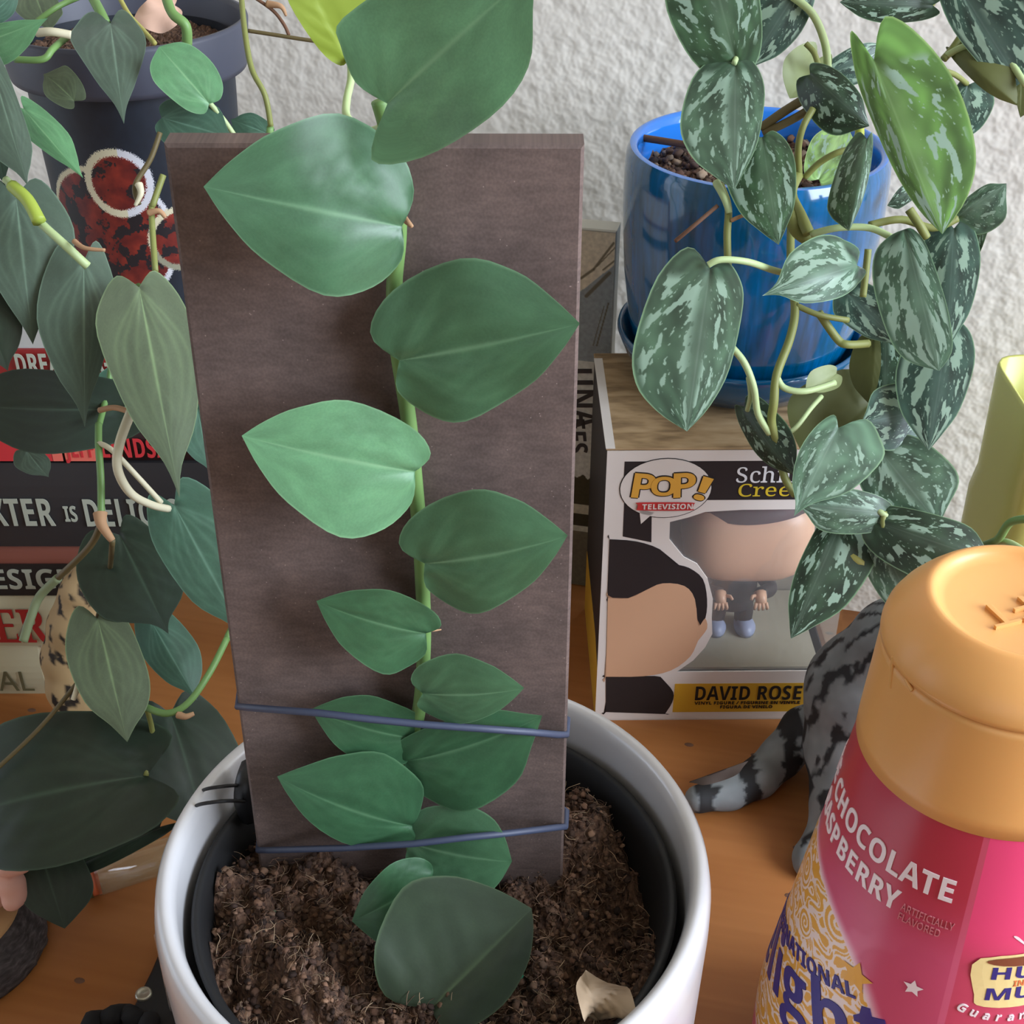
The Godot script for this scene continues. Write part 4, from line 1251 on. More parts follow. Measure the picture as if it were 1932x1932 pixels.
func blue_pot_group() -> void:
	var saucer := thing("saucer", "round blue glazed saucer under the blue pot on top of the box", "saucer", BLUE)
	part(saucer, "dish", lathe([Vector2(0.001, 0.0008), Vector2(0.040, 0.0), Vector2(0.046, 0.002), Vector2(0.0545, 0.012), Vector2(0.0578, 0.0205), Vector2(0.0574, 0.0222), Vector2(0.0562, 0.0224), Vector2(0.0550, 0.0212), Vector2(0.0515, 0.0120), Vector2(0.044, 0.0052), Vector2(0.001, 0.0045)], BLUE, 96), M.blue_plain)
	var at := BLUE + Vector3.UP * 0.0054
	var pot := thing("ceramic_pot", "glossy blue glazed pot with the silver spotted plant on top of the box", "pot", at)
	var p := [Vector2(0.001, 0.0), Vector2(0.0415, 0.0), Vector2(0.0455, 0.002), Vector2(0.0490, 0.007), Vector2(0.0530, 0.022), Vector2(0.0560, 0.045), Vector2(0.0580, 0.075), Vector2(0.0580, 0.092), Vector2(0.0574, 0.0995), Vector2(0.0560, 0.1030), Vector2(0.0540, 0.1034), Vector2(0.0524, 0.1018), Vector2(0.0516, 0.098), Vector2(0.0512, 0.085), Vector2(0.040, 0.008), Vector2(0.001, 0.007)]
	var tall := []
	for q in p:
		tall.append(Vector2(q.x, q.y))
	part(pot, "body", lathe(tall.slice(0, 10), at, 128), M.blue_glaze)
	part(pot, "glazed_inside", lathe(tall.slice(9), at, 128), mat(rgb(40, 122, 216), 0.14, {"clearcoat_enabled": true, "clearcoat": 0.6, "clearcoat_roughness": 0.05}))
	var soil := thing("pot_soil", "dark crumbly soil in the glossy blue pot", "soil", at + Vector3.UP * 0.09)
	soil.set_meta("kind", "stuff")
	var h := func(x: float, z: float) -> float: return at.y + 0.0885 + 0.005 * soil_noise.get_noise_2d(x * 160.0, z * 160.0)
	var s := part(soil, "soil_surface", soil_disc(at, 0.0516, h), M.soil)
	s.set_meta("kind", "stuff")
	scatter(soil, "crumbs", crumb_mesh(), 700, at, 0.05, h, 0.6, 2.4, [rgb(86, 62, 50), rgb(112, 84, 68), rgb(60, 44, 38), rgb(150, 130, 110)], 0.001)
	var twig := part(self, "dry_twig", tube([V(1204, 259, 0.60), V(1250, 266, 0.59), V(1300, 274, 0.575), V(1350, 282, 0.565)], 0.0017, 0.0016, 8), M.twig)
	tag(twig, "brown cut twig lying across the soil of the blue pot", "twig")

func silver_plant() -> void:
	var p := thing("silver_vine", "trailing vine with silver splashed green leaves hanging from the blue pot", "plant", BLUE + Vector3.UP * 0.1)
	var a: Material = M.silver_a
	var b: Material = M.silver_b
	var c: Material = M.silver_c
	var d: Material = M.silver_d
	var e: Material = M.silver_e
	var f: Material = M.silver_f
	var u: Material = M.silver_under
	var k: Material = M.silver_under_dark
	var tail := {"taper": 0.36, "full": 0.78, "lobe": 0.09, "thick": 0.0007}
	var list := [
		[[1388, 112, 1315, -160, 1258, 20, 1428, -30], 0.50, 0.48, b, u, {"fold": 0.1}],
		[[1512, -30, 1412, 128, 1385, 20, 1512, 60], 0.52, 0.53, c, u, {"fold": 0.2}],
		[[1388, 118, 1386, 358, 1283, 240, 1443, 185], 0.50, 0.485, a, u, {"lobe": 0.05, "fold": 0.08}],
		[[1438, 258, 1469, 462, 1366, 330, 1501, 310], 0.505, 0.50, b, u, {"fold": 0.12, "lobe": 0.04}],
		[[1542, 112, 1490, 186, 1476, 118, 1548, 165], 0.545, 0.54, u, u, {"cup": 0.3, "lobe": 0.25}],
		[[1528, 140, 1640, 238, 1590, 140, 1545, 240], 0.525, 0.52, f, u, {"fold": 0.35, "arch": 0.15, "full": 0.85}],
		[[1560, 140, 1670, 84, 1600, 92, 1640, 150], 0.55, 0.55, c, u, {"fold": 0.1}],
		[[1648, 112, 1778, 442, 1626, 180, 1806, 160], 0.485, 0.47, d, u, {"fold": 0.22, "lobe": 0.2, "full": 0.9, "taper": 0.55, "arch": 0.05}],
		[[1760, 10, 1584, 4, 1680, -30, 1672, 44], 0.50, 0.50, f, u, {"fold": 0.2}],
		[[1800, -40, 1945, 190, 1800, 60, 1960, 30], 0.49, 0.49, c, u, {}],
		[[1800, 92, 1922, 200, 1880, 84, 1850, 165], 0.50, 0.49, k, u, {"fold": 0.4, "arch": 0.2}],
		[[1932, 90, 1925, 222, 1915, 150, 1990, 150], 0.49, 0.49, k, u, {}],
		[[1826, 160, 1804, 274, 1790, 200, 1876, 195], 0.53, 0.53, c, u, {"fold": 0.15}],
		[[1738, 350, 1674, 388, 1700, 392, 1722, 335], 0.56, 0.56, f, u, {}],
		[[1636, 262, 1602, 436, 1563, 370, 1640, 330], 0.51, 0.50, b, u, {"fold": 0.5}],
		[[1545, 338, 1596, 236, 1528, 270, 1606, 300], 0.555, 0.56, M.silver_bright, u, {}],
		[[1808, 408, 1899, 346, 1838, 362, 1870, 436], 0.53, 0.52, e, u, {"fold": 0.1, "full": 0.9}],
		[[1800, 430, 1786, 660, 1728, 520, 1850, 500], 0.53, 0.52, c, u, {"fold": 0.2}],
		[[1852, 418, 1812, 520, 1815, 460, 1856, 470], 0.535, 0.53, b, u, {"roll": 0.5}],
		[[1706, 432, 1772, 700, 1648, 540, 1782, 560], 0.50, 0.495, M.silver_g, u, {"lobe": -0.02, "full": 0.95, "taper": 0.7, "fold": 0.12}],
		[[1790, 610, 1752, 850, 1690, 700, 1838, 690], 0.53, 0.52, c, u, {"fold": 0.15, "lobe": 0.02}],
		[[1618, 500, 1438, 558, 1540, 446, 1570, 566], 0.505, 0.49, M.silver_g, k, {"fold": 0.35, "arch": 0.16, "taper": 0.2}],
		[[1340, 505, 1296, 814, 1196, 650, 1402, 575], 0.49, 0.475, a, u, {"lobe": 0.1, "lobes": [0.12, 0.06], "full": 0.88, "taper": 0.5, "fold": 0.1, "called": "leaf"}],
		[[1404, 768, 1500, 896, 1420, 850, 1482, 800], 0.535, 0.53, f, k, {"roll": 0.5, "fold": 0.3}],
		[[1582, 806, 1498, 974, 1508, 850, 1668, 862], 0.52, 0.51, e, u, {"lobe": 0.14, "lobes": [0.1, 0.2], "fold": 0.05, "taper": 0.2, "full": 0.72}],
		[[1756, 770, 1624, 800, 1690, 722, 1700, 846], 0.535, 0.53, c, u, {"fold": 0.25, "full": 0.9}],
		[[1660, 850, 1772, 990, 1630, 930, 1790, 870], 0.535, 0.535, a, u, {"full": 0.9, "lobe": 0.05, "fold": 0.1}],
		[[1668, 968, 1506, 952, 1585, 918, 1590, 1008], 0.53, 0.53, a, u, {"fold": 0.25, "full": 0.9}],
		[[1600, 955, 1492, 1205, 1508, 1060, 1652, 1060], 0.545, 0.54, f, k, {"fold": 0.12, "full": 0.8}],
		[[1655, 985, 1880, 1062, 1770, 972, 1730, 1092], 0.53, 0.52, f, u, {"fold": 0.3, "arch": 0.1, "full": 0.95}],
		[[1650, 995, 1738, 1180, 1634, 1080, 1770, 1080], 0.54, 0.535, a, u, {"fold": 0.2, "full": 0.85}],
		[[1655, 750, 1516, 862, 1516, 728, 1640, 812], 0.555, 0.55, k, k, {"full": 0.95, "taper": 0.6}],
		[[1578, 705, 1520, 738, 1530, 700, 1575, 735], 0.545, 0.54, u, u, {"cup": 0.2}],
		[[1648, 640, 1640, 762, 1602, 690, 1662, 690], 0.55, 0.55, k, k, {"fold": 0.2}],
		[[1672, 610, 1668, 772, 1640, 680, 1716, 690], 0.56, 0.56, f, k, {"fold": 0.1}],
		[[1598, 552, 1700, 650, 1580, 600, 1690, 570], 0.545, 0.545, c, u, {}],
		[[1700, 640, 1740, 780, 1680, 720, 1770, 700], 0.56, 0.56, f, k, {}],
	]
	for w in list:
		leaf(p, w[0], w[1], w[2], w[3], w[4], tail.merged(w[5], true))
	var pale: Material = M.stem_pale
	var ol: Material = M.stem_olive
	stem(p, [[1336, 500, 0.488], [1360, 490, 0.487], [1410, 494, 0.49], [1460, 510, 0.50], [1510, 522, 0.505]], 0.0013, pale)
	stem(p, [[1385, 120, 0.499], [1392, 100, 0.503], [1402, 60, 0.52], [1420, 20, 0.53]], 0.0011, pale)
	stem(p, [[1360, 350, 0.515], [1374, 392, 0.51], [1372, 450, 0.51], [1376, 560, 0.515], [1380, 650, 0.52]], 0.0015, ol)
	stem(p, [[1352, 345, 0.514], [1366, 372, 0.508], [1376, 402, 0.508]], 0.0017, pale, 0.0012, "node")
	stem(p, [[1354, 388, 0.51], [1310, 425, 0.51], [1274, 455, 0.515]], 0.0008, M.twig, 0.0008, "root")
	stem(p, [[1380, 416, 0.508], [1398, 408, 0.506], [1420, 402, 0.508]], 0.0008, M.root, 0.0006, "root")
	stem(p, [[1470, 372, 0.53], [1492, 410, 0.52], [1506, 438, 0.52], [1536, 458, 0.52]], 0.0032, ol, 0.0026)
	stem(p, [[1505, 330, 0.54], [1492, 365, 0.53], [1512, 410, 0.518], [1526, 440, 0.515]], 0.0024, M.stem_olive)
	stem(p, [[1530, 442, 0.515], [1580, 430, 0.51], [1640, 430, 0.508], [1682, 448, 0.505]], 0.0014, pale)
	stem(p, [[1640, 425, 0.53], [1700, 414, 0.53], [1760, 430, 0.53], [1806, 412, 0.53]], 0.0016, ol)
	stem(p, [[1715, 395, 0.52], [1735, 425, 0.52], [1748, 448, 0.522]], 0.0018, ol)
	stem(p, [[1492, 430, 0.54], [1492, 520, 0.53], [1500, 585, 0.525], [1490, 640, 0.522], [1466, 705, 0.52], [1460, 760, 0.522], [1456, 800, 0.528], [1474, 850, 0.532], [1510, 900, 0.535]], 0.0016, ol, 0.0018)
	stem(p, [[1455, 805, 0.53], [1470, 850, 0.534], [1480, 900, 0.536], [1500, 935, 0.538]], 0.0020, M.stem_olive, 0.0014)
	stem(p, [[1502, 576, 0.525], [1545, 594, 0.525], [1600, 604, 0.53]], 0.0012, ol)
	stem(p, [[1545, 590, 0.53], [1580, 640, 0.535], [1600, 650, 0.535], [1638, 648, 0.54]], 0.0017, ol)
	stem(p, [[1464, 708, 0.52], [1480, 732, 0.52], [1520, 738, 0.52], [1575, 722, 0.525]], 0.0013, pale)
	stem(p, [[1472, 824, 0.53], [1500, 808, 0.53], [1530, 770, 0.535], [1550, 748, 0.54]], 0.0010, pale)
	stem(p, [[1376, 650, 0.515], [1404, 684, 0.515], [1422, 730, 0.518], [1430, 780, 0.525], [1452, 818, 0.53]], 0.0014, pale)
	stem(p, [[1372, 660, 0.516], [1376, 668, 0.513], [1380, 660, 0.512]], 0.0012, M.root, 0.0006, "root_tip")
	stem(p, [[1412, 712, 0.518], [1416, 745, 0.522], [1410, 774, 0.53]], 0.0010, pale)
	stem(p, [[1780, 112, 0.50], [1800, 88, 0.50], [1830, 40, 0.50], [1850, -20, 0.50]], 0.0014, ol)
	stem(p, [[1785, 105, 0.50], [1830, 86, 0.495], [1890, 100, 0.49], [1935, 160, 0.485]], 0.0013, pale)
	stem(p, [[1490, -10, 0.52], [1532, 25, 0.52], [1556, 80, 0.53], [1562, 130, 0.54]], 0.0016, pale)
	stem(p, [[1520, 82, 0.53], [1536, 100, 0.53], [1546, 130, 0.53]], 0.0012, M.stem_olive)
	stem(p, [[1435, 242, 0.54], [1480, 210, 0.535], [1526, 182, 0.53]], 0.0019, M.stem_brown)
	stem(p, [[1440, 252, 0.54], [1490, 228, 0.535], [1530, 205, 0.53]], 0.0017, M.stem_brown)
	stem(p, [[1508, 332, 0.54], [1506, 280, 0.53], [1515, 240, 0.525], [1534, 205, 0.525]], 0.0014, ol)
	stem(p, [[1518, 335, 0.54], [1545, 308, 0.535], [1580, 288, 0.53], [1615, 280, 0.53]], 0.0013, ol)
	stem(p, [[1612, 285, 0.53], [1622, 250, 0.53], [1616, 225, 0.53]], 0.0022, mat(rgb(170, 180, 70), 0.5), 0.0016, "new_shoot")
	stem(p, [[1765, 130, 0.51], [1800, 140, 0.52], [1824, 158, 0.53]], 0.0011, ol)
	stem(p, [[1750, 20, 0.51], [1765, -5, 0.51], [1770, -20, 0.51]], 0.0013, ol)
	stem(p, [[1638, 470, 0.52], [1634, 510, 0.522], [1628, 560, 0.525]], 0.0014, ol)
	stem(p, [[1580, 1032, 0.545], [1620, 1060, 0.54], [1660, 1085, 0.545]], 0.0020, mat(rgb(150, 146, 76), 0.6))
	stem(p, [[1668, 965, 0.53], [1668, 1000, 0.53], [1690, 1040, 0.535]], 0.0013, ol)
	stem(p, [[1640, 955, 0.535], [1660, 966, 0.53], [1674, 975, 0.53]], 0.0013, pale)
	stem(p, [[1846, 1032, 0.535], [1882, 1018, 0.52], [1906, 986, 0.51], [1945, 978, 0.50]], 0.0016, M.stem)
	stem(p, [[1868, 1030, 0.53], [1900, 1022, 0.52], [1945, 1048, 0.51]], 0.0013, pale)

# ---------------------------------------------------------------- the creamer bottle
const BOTTLE := Vector3(0.1400, 0, -0.2910)

func bottle_radius(h: float) -> float:
	if h > 0.055:
		return lerpf(0.0535, 0.0370, clampf((h - 0.055) / 0.129, 0, 1))
	return lerpf(0.0520, 0.0535, clampf(h / 0.03, 0, 1))

# s: way round the label from its leftmost visible line (towards the right), h: height, out: distance from the sleeve
func on_bottle(s: float, h: float, out: float) -> Vector3:
	var r := bottle_radius(h) + 0.0004
	var phi := PI - s / 0.045
	return BOTTLE + Vector3((r + out) * cos(phi), h, (r + out) * sin(phi))

func label_words(b: Node3D, words: String, s0: float, h0: float, cap: float, m: Material, opt := {}, tilt := 0.0) -> void:
	opt.fine = 0.003
	var place := func(p: Vector3) -> Vector3:
		var s := s0 + p.x * cos(tilt) - p.y * sin(tilt)
		var h := h0 + p.x * sin(tilt) + p.y * cos(tilt)
		# letters keep their size where the bottle is slimmer than at the reference radius
		return on_bottle(s, h, 0.0002 + p.z)
	part(b, "lettering", letters(words, cap, place, opt), m)

func label_shape(b: Node3D, called: String, s0: float, h0: float, shape: PackedVector2Array, m: Material, layer := 0.0) -> void:
	var st := SurfaceTool.new()
	st.begin(Mesh.PRIMITIVE_TRIANGLES)
	st.set_smooth_group(-1)
	var idx := Geometry2D.triangulate_polygon(shape)
	for k in range(0, idx.size(), 3):
		var q := [shape[idx[k]], shape[idx[k + 1]], shape[idx[k + 2]]]
		if (q[1] - q[0]).cross(q[2] - q[0]) > 0:
			q = [q[0], q[2], q[1]]
		cut(st, Vector3(q[0].x, q[0].y, 0), Vector3(q[1].x, q[1].y, 0), Vector3(q[2].x, q[2].y, 0), 0.004, func(p): return on_bottle(s0 + p.x, h0 + p.y, 0.0002 + layer))
	st.generate_normals()
	part(b, called, st.commit(), m)

func star(r: float) -> PackedVector2Array:
	var out := PackedVector2Array()
	for k in 10:
		var a := PI / 2 + TAU * k / 10
		out.append(Vector2(cos(a), sin(a)) * (r if k % 2 == 0 else r * 0.48))
	return out

func creamer_bottle() -> void:
	var b := thing("creamer_bottle", "pink plastic creamer bottle with an orange flip cap in front of the cat figure", "bottle", BOTTLE)
	var n := noise(1.0, 29, 3)
	var swirl := noise(1.0, 33, 1)
	var label_tex := image_tex(1400, 600, func(x: float, y: float) -> Color:
		var phi := x * TAU
		var s := (PI - phi) * 0.045
		var h := 0.004 + y * 0.180
		var c := rgb(200, 76, 112).lerp(rgb(182, 48, 70), smoothstep(0.135, 0.165, h))
		# pale rays out of the badge
		var d := Vector2(s + 0.012, h - 0.092)
		var ray_ := sin(d.angle() * 11.0 + 3.0 * n.get_noise_2d(s * 30.0, h * 30.0))
		c = c.lerp(rgb(226, 130, 160), 0.5 * smoothstep(0.3, 1.0, ray_) * smoothstep(0.145, 0.12, h) * smoothstep(0.095, 0.055, d.length()))
		if s > 0.0590:
			c = rgb(202, 70, 100).lerp(rgb(232, 70, 118), smoothstep(0.135, 0.150, h))
		elif s > 0.0570:
			c = c.lerp(rgb(222, 110, 140), 0.5)
		var e := Vector2(d.x / 0.055, d.y / 0.0455).length()
		c = c.lerp(rgb(236, 208, 214), 1.0 - smoothstep(0.96, 1.06, e))
		if e < 0.97:
			c = rgb(232, 214, 206)
			# loose gold flourishes
			var w := Vector2(s, h) * 105.0
			var k := swirl.get_noise_2d(w.x + 1.2 * swirl.get_noise_2d(w.y, w.x), w.y * 1.2)
			var gold_ink := k > 0.24 or k < -0.40
			for q in [[0.0195, 0.1275, 0.0062], [-0.006, 0.124, 0.0058], [0.006, 0.1125, 0.0045]]:
				var v := Vector2(s - q[0], h - q[1])
				if v.length() < q[2] * 1.15:
					gold_ink = v.length() < q[2] and fposmod(v.length() / q[2] * 2.2 - v.angle() / TAU, 1.0) < 0.58
			if gold_ink:
				c = rgb(222, 164, 66)
		return c)
	var plastic := mat(rgb(216, 90, 124), 0.3)
	var inner := []
	for q in [[0.001, 0.0], [0.0465, 0.0], [0.0505, 0.0030]]:
		inner.append(Vector2(q[0], q[1]))
	for k in 20:
		var h := 0.004 + 0.18 * k / 19.0
		inner.append(Vector2(bottle_radius(h) - 0.0002, h))
	inner.append_array([Vector2(0.033, 0.1855), Vector2(0.02, 0.186), Vector2(0.001, 0.186)])
	part(b, "body", lathe(inner, BOTTLE, 96), plastic)
	var sleeve := []
	for k in 25:
		var h := 0.004 + 0.18 * k / 24.0
		var dent := 0.00035 * exp(-pow((h - 0.139) / 0.0012, 2.0))
		sleeve.append(Vector2(bottle_radius(h) + 0.0004 - dent, h))
	part(b, "label_sleeve", lathe(sleeve, BOTTLE, 128), mat(Color.WHITE, 0.28, {"albedo_texture": label_tex}))
	var white := mat(rgb(238, 222, 224), 0.4)
	var blue := mat(rgb(50, 44, 124), 0.4)
	var gold := mat(rgb(224, 164, 56), 0.4)
	label_words(b, "WHITE CHOCOLATE", 0.0525, 0.1590, 0.0078, white, {"ends": true, "stretch": 0.95})
	label_words(b, "RASPBERRY", 0.0375, 0.1478, 0.0074, white, {"ends": true, "stretch": 0.92})
	label_words(b, "ARTIFICIALLY", 0.0385, 0.1495, 0.0026, mat(rgb(206, 120, 130), 0.4), {"weight": 400, "width": 0.0165})
	label_words(b, "FLAVORED", 0.0385, 0.1458, 0.0026, mat(rgb(206, 120, 130), 0.4), {"weight": 400, "width": 0.0130})
	label_words(b, "INTERNATIONAL", 0.0335, 0.1085, 0.0052, blue, {"ends": true, "width": 0.062}, 0.40)
	label_words(b, "delight", 0.0490, 0.0935, 0.0195, blue, {"ends": true, "width": 0.094, "weight": 800}, 0.40)
	label_shape(b, "printed_star", 0.0315, 0.1165, star(0.0058), gold, 0.0001)
	label_shape(b, "printed_star", 0.0482, 0.1242, star(0.0031), white, 0.0001)
	var cup := rounded(poly([-0.0145, 0.008, -0.0140, -0.006, -0.0105, -0.0105, 0.0105, -0.0105, 0.0140, -0.006, 0.0145, 0.008]), 4)
	label_shape(b, "printed_cup", 0.0790, 0.1335, cup, mat(rgb(240, 216, 150), 0.4))
	label_shape(b, "printed_cup", 0.0790, 0.1405, ellipse(0, 0, 0.0125, 0.0018, 20), mat(rgb(130, 70, 48), 0.4), 0.0002)
	label_words(b, "HUG", 0.0790, 0.1338, 0.0045, blue, {"center": true, "width": 0.0205})
	label_words(b, "IN A", 0.0790, 0.1308, 0.0022, mat(rgb(222, 120, 70), 0.4), {"center": true})
	label_words(b, "MUG", 0.0790, 0.1258, 0.0045, blue, {"center": true, "width": 0.0215})
	var mug_words := "Guaranteed"
	for k in mug_words.length():
		var t := (k - 4.5) / 4.5
		label_words(b, mug_words[k], 0.0790 + 0.0170 * t, 0.1185 + 0.0035 * t * t - 0.0015, 0.0030, white, {"center": true}, 0.40 * t)
	for s in [-1, 1]:
		label_shape(b, "printed_leaf", 0.0790, 0.1455, rounded(poly([s * 0.0006, 0.0, s * 0.0045, 0.0042, s * 0.0062, 0.0046, s * 0.0040, 0.0026]), 3), white)
	# the cap
	var orange := mat(rgb(232, 170, 100), 0.33, {"subsurf_scatter_enabled": true, "subsurf_scatter_strength": 0.08})
	var cap := [[0.0350, 0.1838], [0.0378, 0.1842], [0.0376, 0.19], [0.0368, 0.205], [0.0362, 0.2185], [0.0361, 0.2205], [0.0352, 0.2210]]
	var lid := [[0.0354, 0.2213], [0.0364, 0.2218], [0.0364, 0.2235], [0.0358, 0.2262], [0.0340, 0.2295], [0.0312, 0.2330], [0.0285, 0.2358], [0.0266, 0.2374], [0.0254, 0.2380], [0.0242, 0.2378], [0.0234, 0.2368], [0.0224, 0.2358], [0.0205, 0.2350], [0.001, 0.2349]]
	for k in 2:
		var prof := []
		for q in [cap, lid][k]:
			prof.append(Vector2(q[0], q[1]))
		part(b, ["cap", "cap_lid"][k], lathe(prof, BOTTLE, 128), orange)
	# raised word on the lid, read from the far side
	var tx := Vector3(-cos(0.35), 0, sin(0.35))
	var ty := Vector3(sin(0.35), 0, cos(0.35))
	part(b, "raised_lettering", letters("LIFT", 0.0092, flat_place(BOTTLE + Vector3(0, 0.2353, -0.004), tx, ty), {"center": true, "depth": 0.0016, "width": 0.029, "weight": 400}), orange)
	# finger tab and the ridges of the shrink film on the left of the cap
	for q in [[2.75, 0.2215, 0.2200, 2.66], [2.95, 0.2235, 0.2140, 2.90]]:
		var line := []
		for k in 7:
			var f := k / 6.0
			var phi := lerpf(q[0], q[3], f)
			var h := lerpf(q[1], q[2], f)
			var r := 0.0366 if h < 0.2262 else 0.0348
			line.append(BOTTLE + Vector3((r - 0.0004) * cos(phi), h, (r - 0.0004) * sin(phi)))
		part(b, "film_crease", tube(line, 0.0005, 0.0007, 8), orange)

# ---------------------------------------------------------------- animals
# bones: [a, b, radius at a, radius at b]; one continuous skin round all of them
func skin(bones: Array, cell: float, soft: float, paint: Callable) -> ArrayMesh:
	var lo := Vector3.ONE * 1e9
	var hi := -lo
	for w in bones:
		var r := maxf(w[2], w[3]) + cell * 2.0
		lo = lo.min(w[0] - Vector3.ONE * r).min(w[1] - Vector3.ONE * r)
		hi = hi.max(w[0] + Vector3.ONE * r).max(w[1] + Vector3.ONE * r)
	var nx := int((hi.x - lo.x) / cell) + 2
	var ny := int((hi.y - lo.y) / cell) + 2
	var nz := int((hi.z - lo.z) / cell) + 2
	var field := PackedFloat32Array()
	field.resize(nx * ny * nz)
	field.fill(1.0)
	for w in bones:
		var a: Vector3 = w[0]
		var b: Vector3 = w[1]
		var reach: float = maxf(w[2], w[3]) + soft * 2.0 + cell * 2.0
		var p0 := ((a.min(b) - Vector3.ONE * reach - lo) / cell).max(Vector3.ZERO)
		var p1 := ((a.max(b) + Vector3.ONE * reach - lo) / cell)
		var ab := b - a
		var l2 := maxf(ab.length_squared(), 1e-12)
		for z in range(int(p0.z), mini(int(p1.z) + 1, nz)):
			for y in range(int(p0.y), mini(int(p1.y) + 1, ny)):
				for x in range(int(p0.x), mini(int(p1.x) + 1, nx)):
					var p := lo + Vector3(x, y, z) * cell
					var t := clampf((p - a).dot(ab) / l2, 0, 1)
					var d := p.distance_to(a + ab * t) - lerpf(w[2], w[3], t)
					var i := x + nx * (y + ny * z)
					var f := field[i]
					var m := maxf(soft - absf(d - f), 0.0) / soft
					field[i] = minf(d, f) - m * m * soft * 0.25
	var index := {}
	var verts := PackedVector3Array()
	for z in nz - 1:
		for y in ny - 1:
			for x in nx - 1:
				var base := x + nx * (y + ny * z)
				var sum := Vector3.ZERO
				var hits := 0
				for e in EDGES:
					var i0: int = base + e[0].x + nx * (e[0].y + ny * e[0].z)
					var i1: int = base + e[1].x + nx * (e[1].y + ny * e[1].z)
					var f0 := field[i0]
					var f1 := field[i1]
					if (f0 < 0) != (f1 < 0):
						sum += Vector3(e[0]).lerp(Vector3(e[1]), f0 / (f0 - f1))
						hits += 1
				if hits > 0:
					index[base] = verts.size()
					verts.append(lo + (Vector3(x, y, z) + sum / hits) * cell)
	var st := SurfaceTool.new()
	st.begin(Mesh.PRIMITIVE_TRIANGLES)
	st.set_smooth_group(0)
	for v in verts:
		st.set_color(paint.call(v))
		st.add_vertex(v)
	var step := [1, nx, nx * ny]
	for z in range(1, nz - 1):
		for y in range(1, ny - 1):
			for x in range(1, nx - 1):
				var i := x + nx * (y + ny * z)
				for ax in 3:
					var f0 := field[i]
					var f1 := field[i + step[ax]]
					if (f0 < 0) == (f1 < 0):
						continue
					var u: int = step[(ax + 1) % 3]
					var w: int = step[(ax + 2) % 3]
					var q := [index.get(i - u - w, -1), index.get(i - w, -1), index.get(i, -1), index.get(i - u, -1)]
					if q.has(-1):
						continue
					if f0 < 0:
						q.reverse()
					for k in [0, 1, 2, 0, 2, 3]:
						st.add_index(q[k])
	st.generate_normals()
	return st.commit()

const EDGES := [
	[Vector3i(0, 0, 0), Vector3i(1, 0, 0)], [Vector3i(0, 1, 0), Vector3i(1, 1, 0)], [Vector3i(0, 0, 1), Vector3i(1, 0, 1)], [Vector3i(0, 1, 1), Vector3i(1, 1, 1)],
	[Vector3i(0, 0, 0), Vector3i(0, 1, 0)], [Vector3i(1, 0, 0), Vector3i(1, 1, 0)], [Vector3i(0, 0, 1), Vector3i(0, 1, 1)], [Vector3i(1, 0, 1), Vector3i(1, 1, 1)],
	[Vector3i(0, 0, 0), Vector3i(0, 0, 1)], [Vector3i(1, 0, 0), Vector3i(1, 0, 1)], [Vector3i(0, 1, 0), Vector3i(0, 1, 1)], [Vector3i(1, 1, 0), Vector3i(1, 1, 1)]]

func chain(bones: Array, pts: Array, radii: Array) -> void:
	for k in pts.size() - 1:
		bones.append([pts[k], pts[k + 1], radii[k], radii[k + 1]])

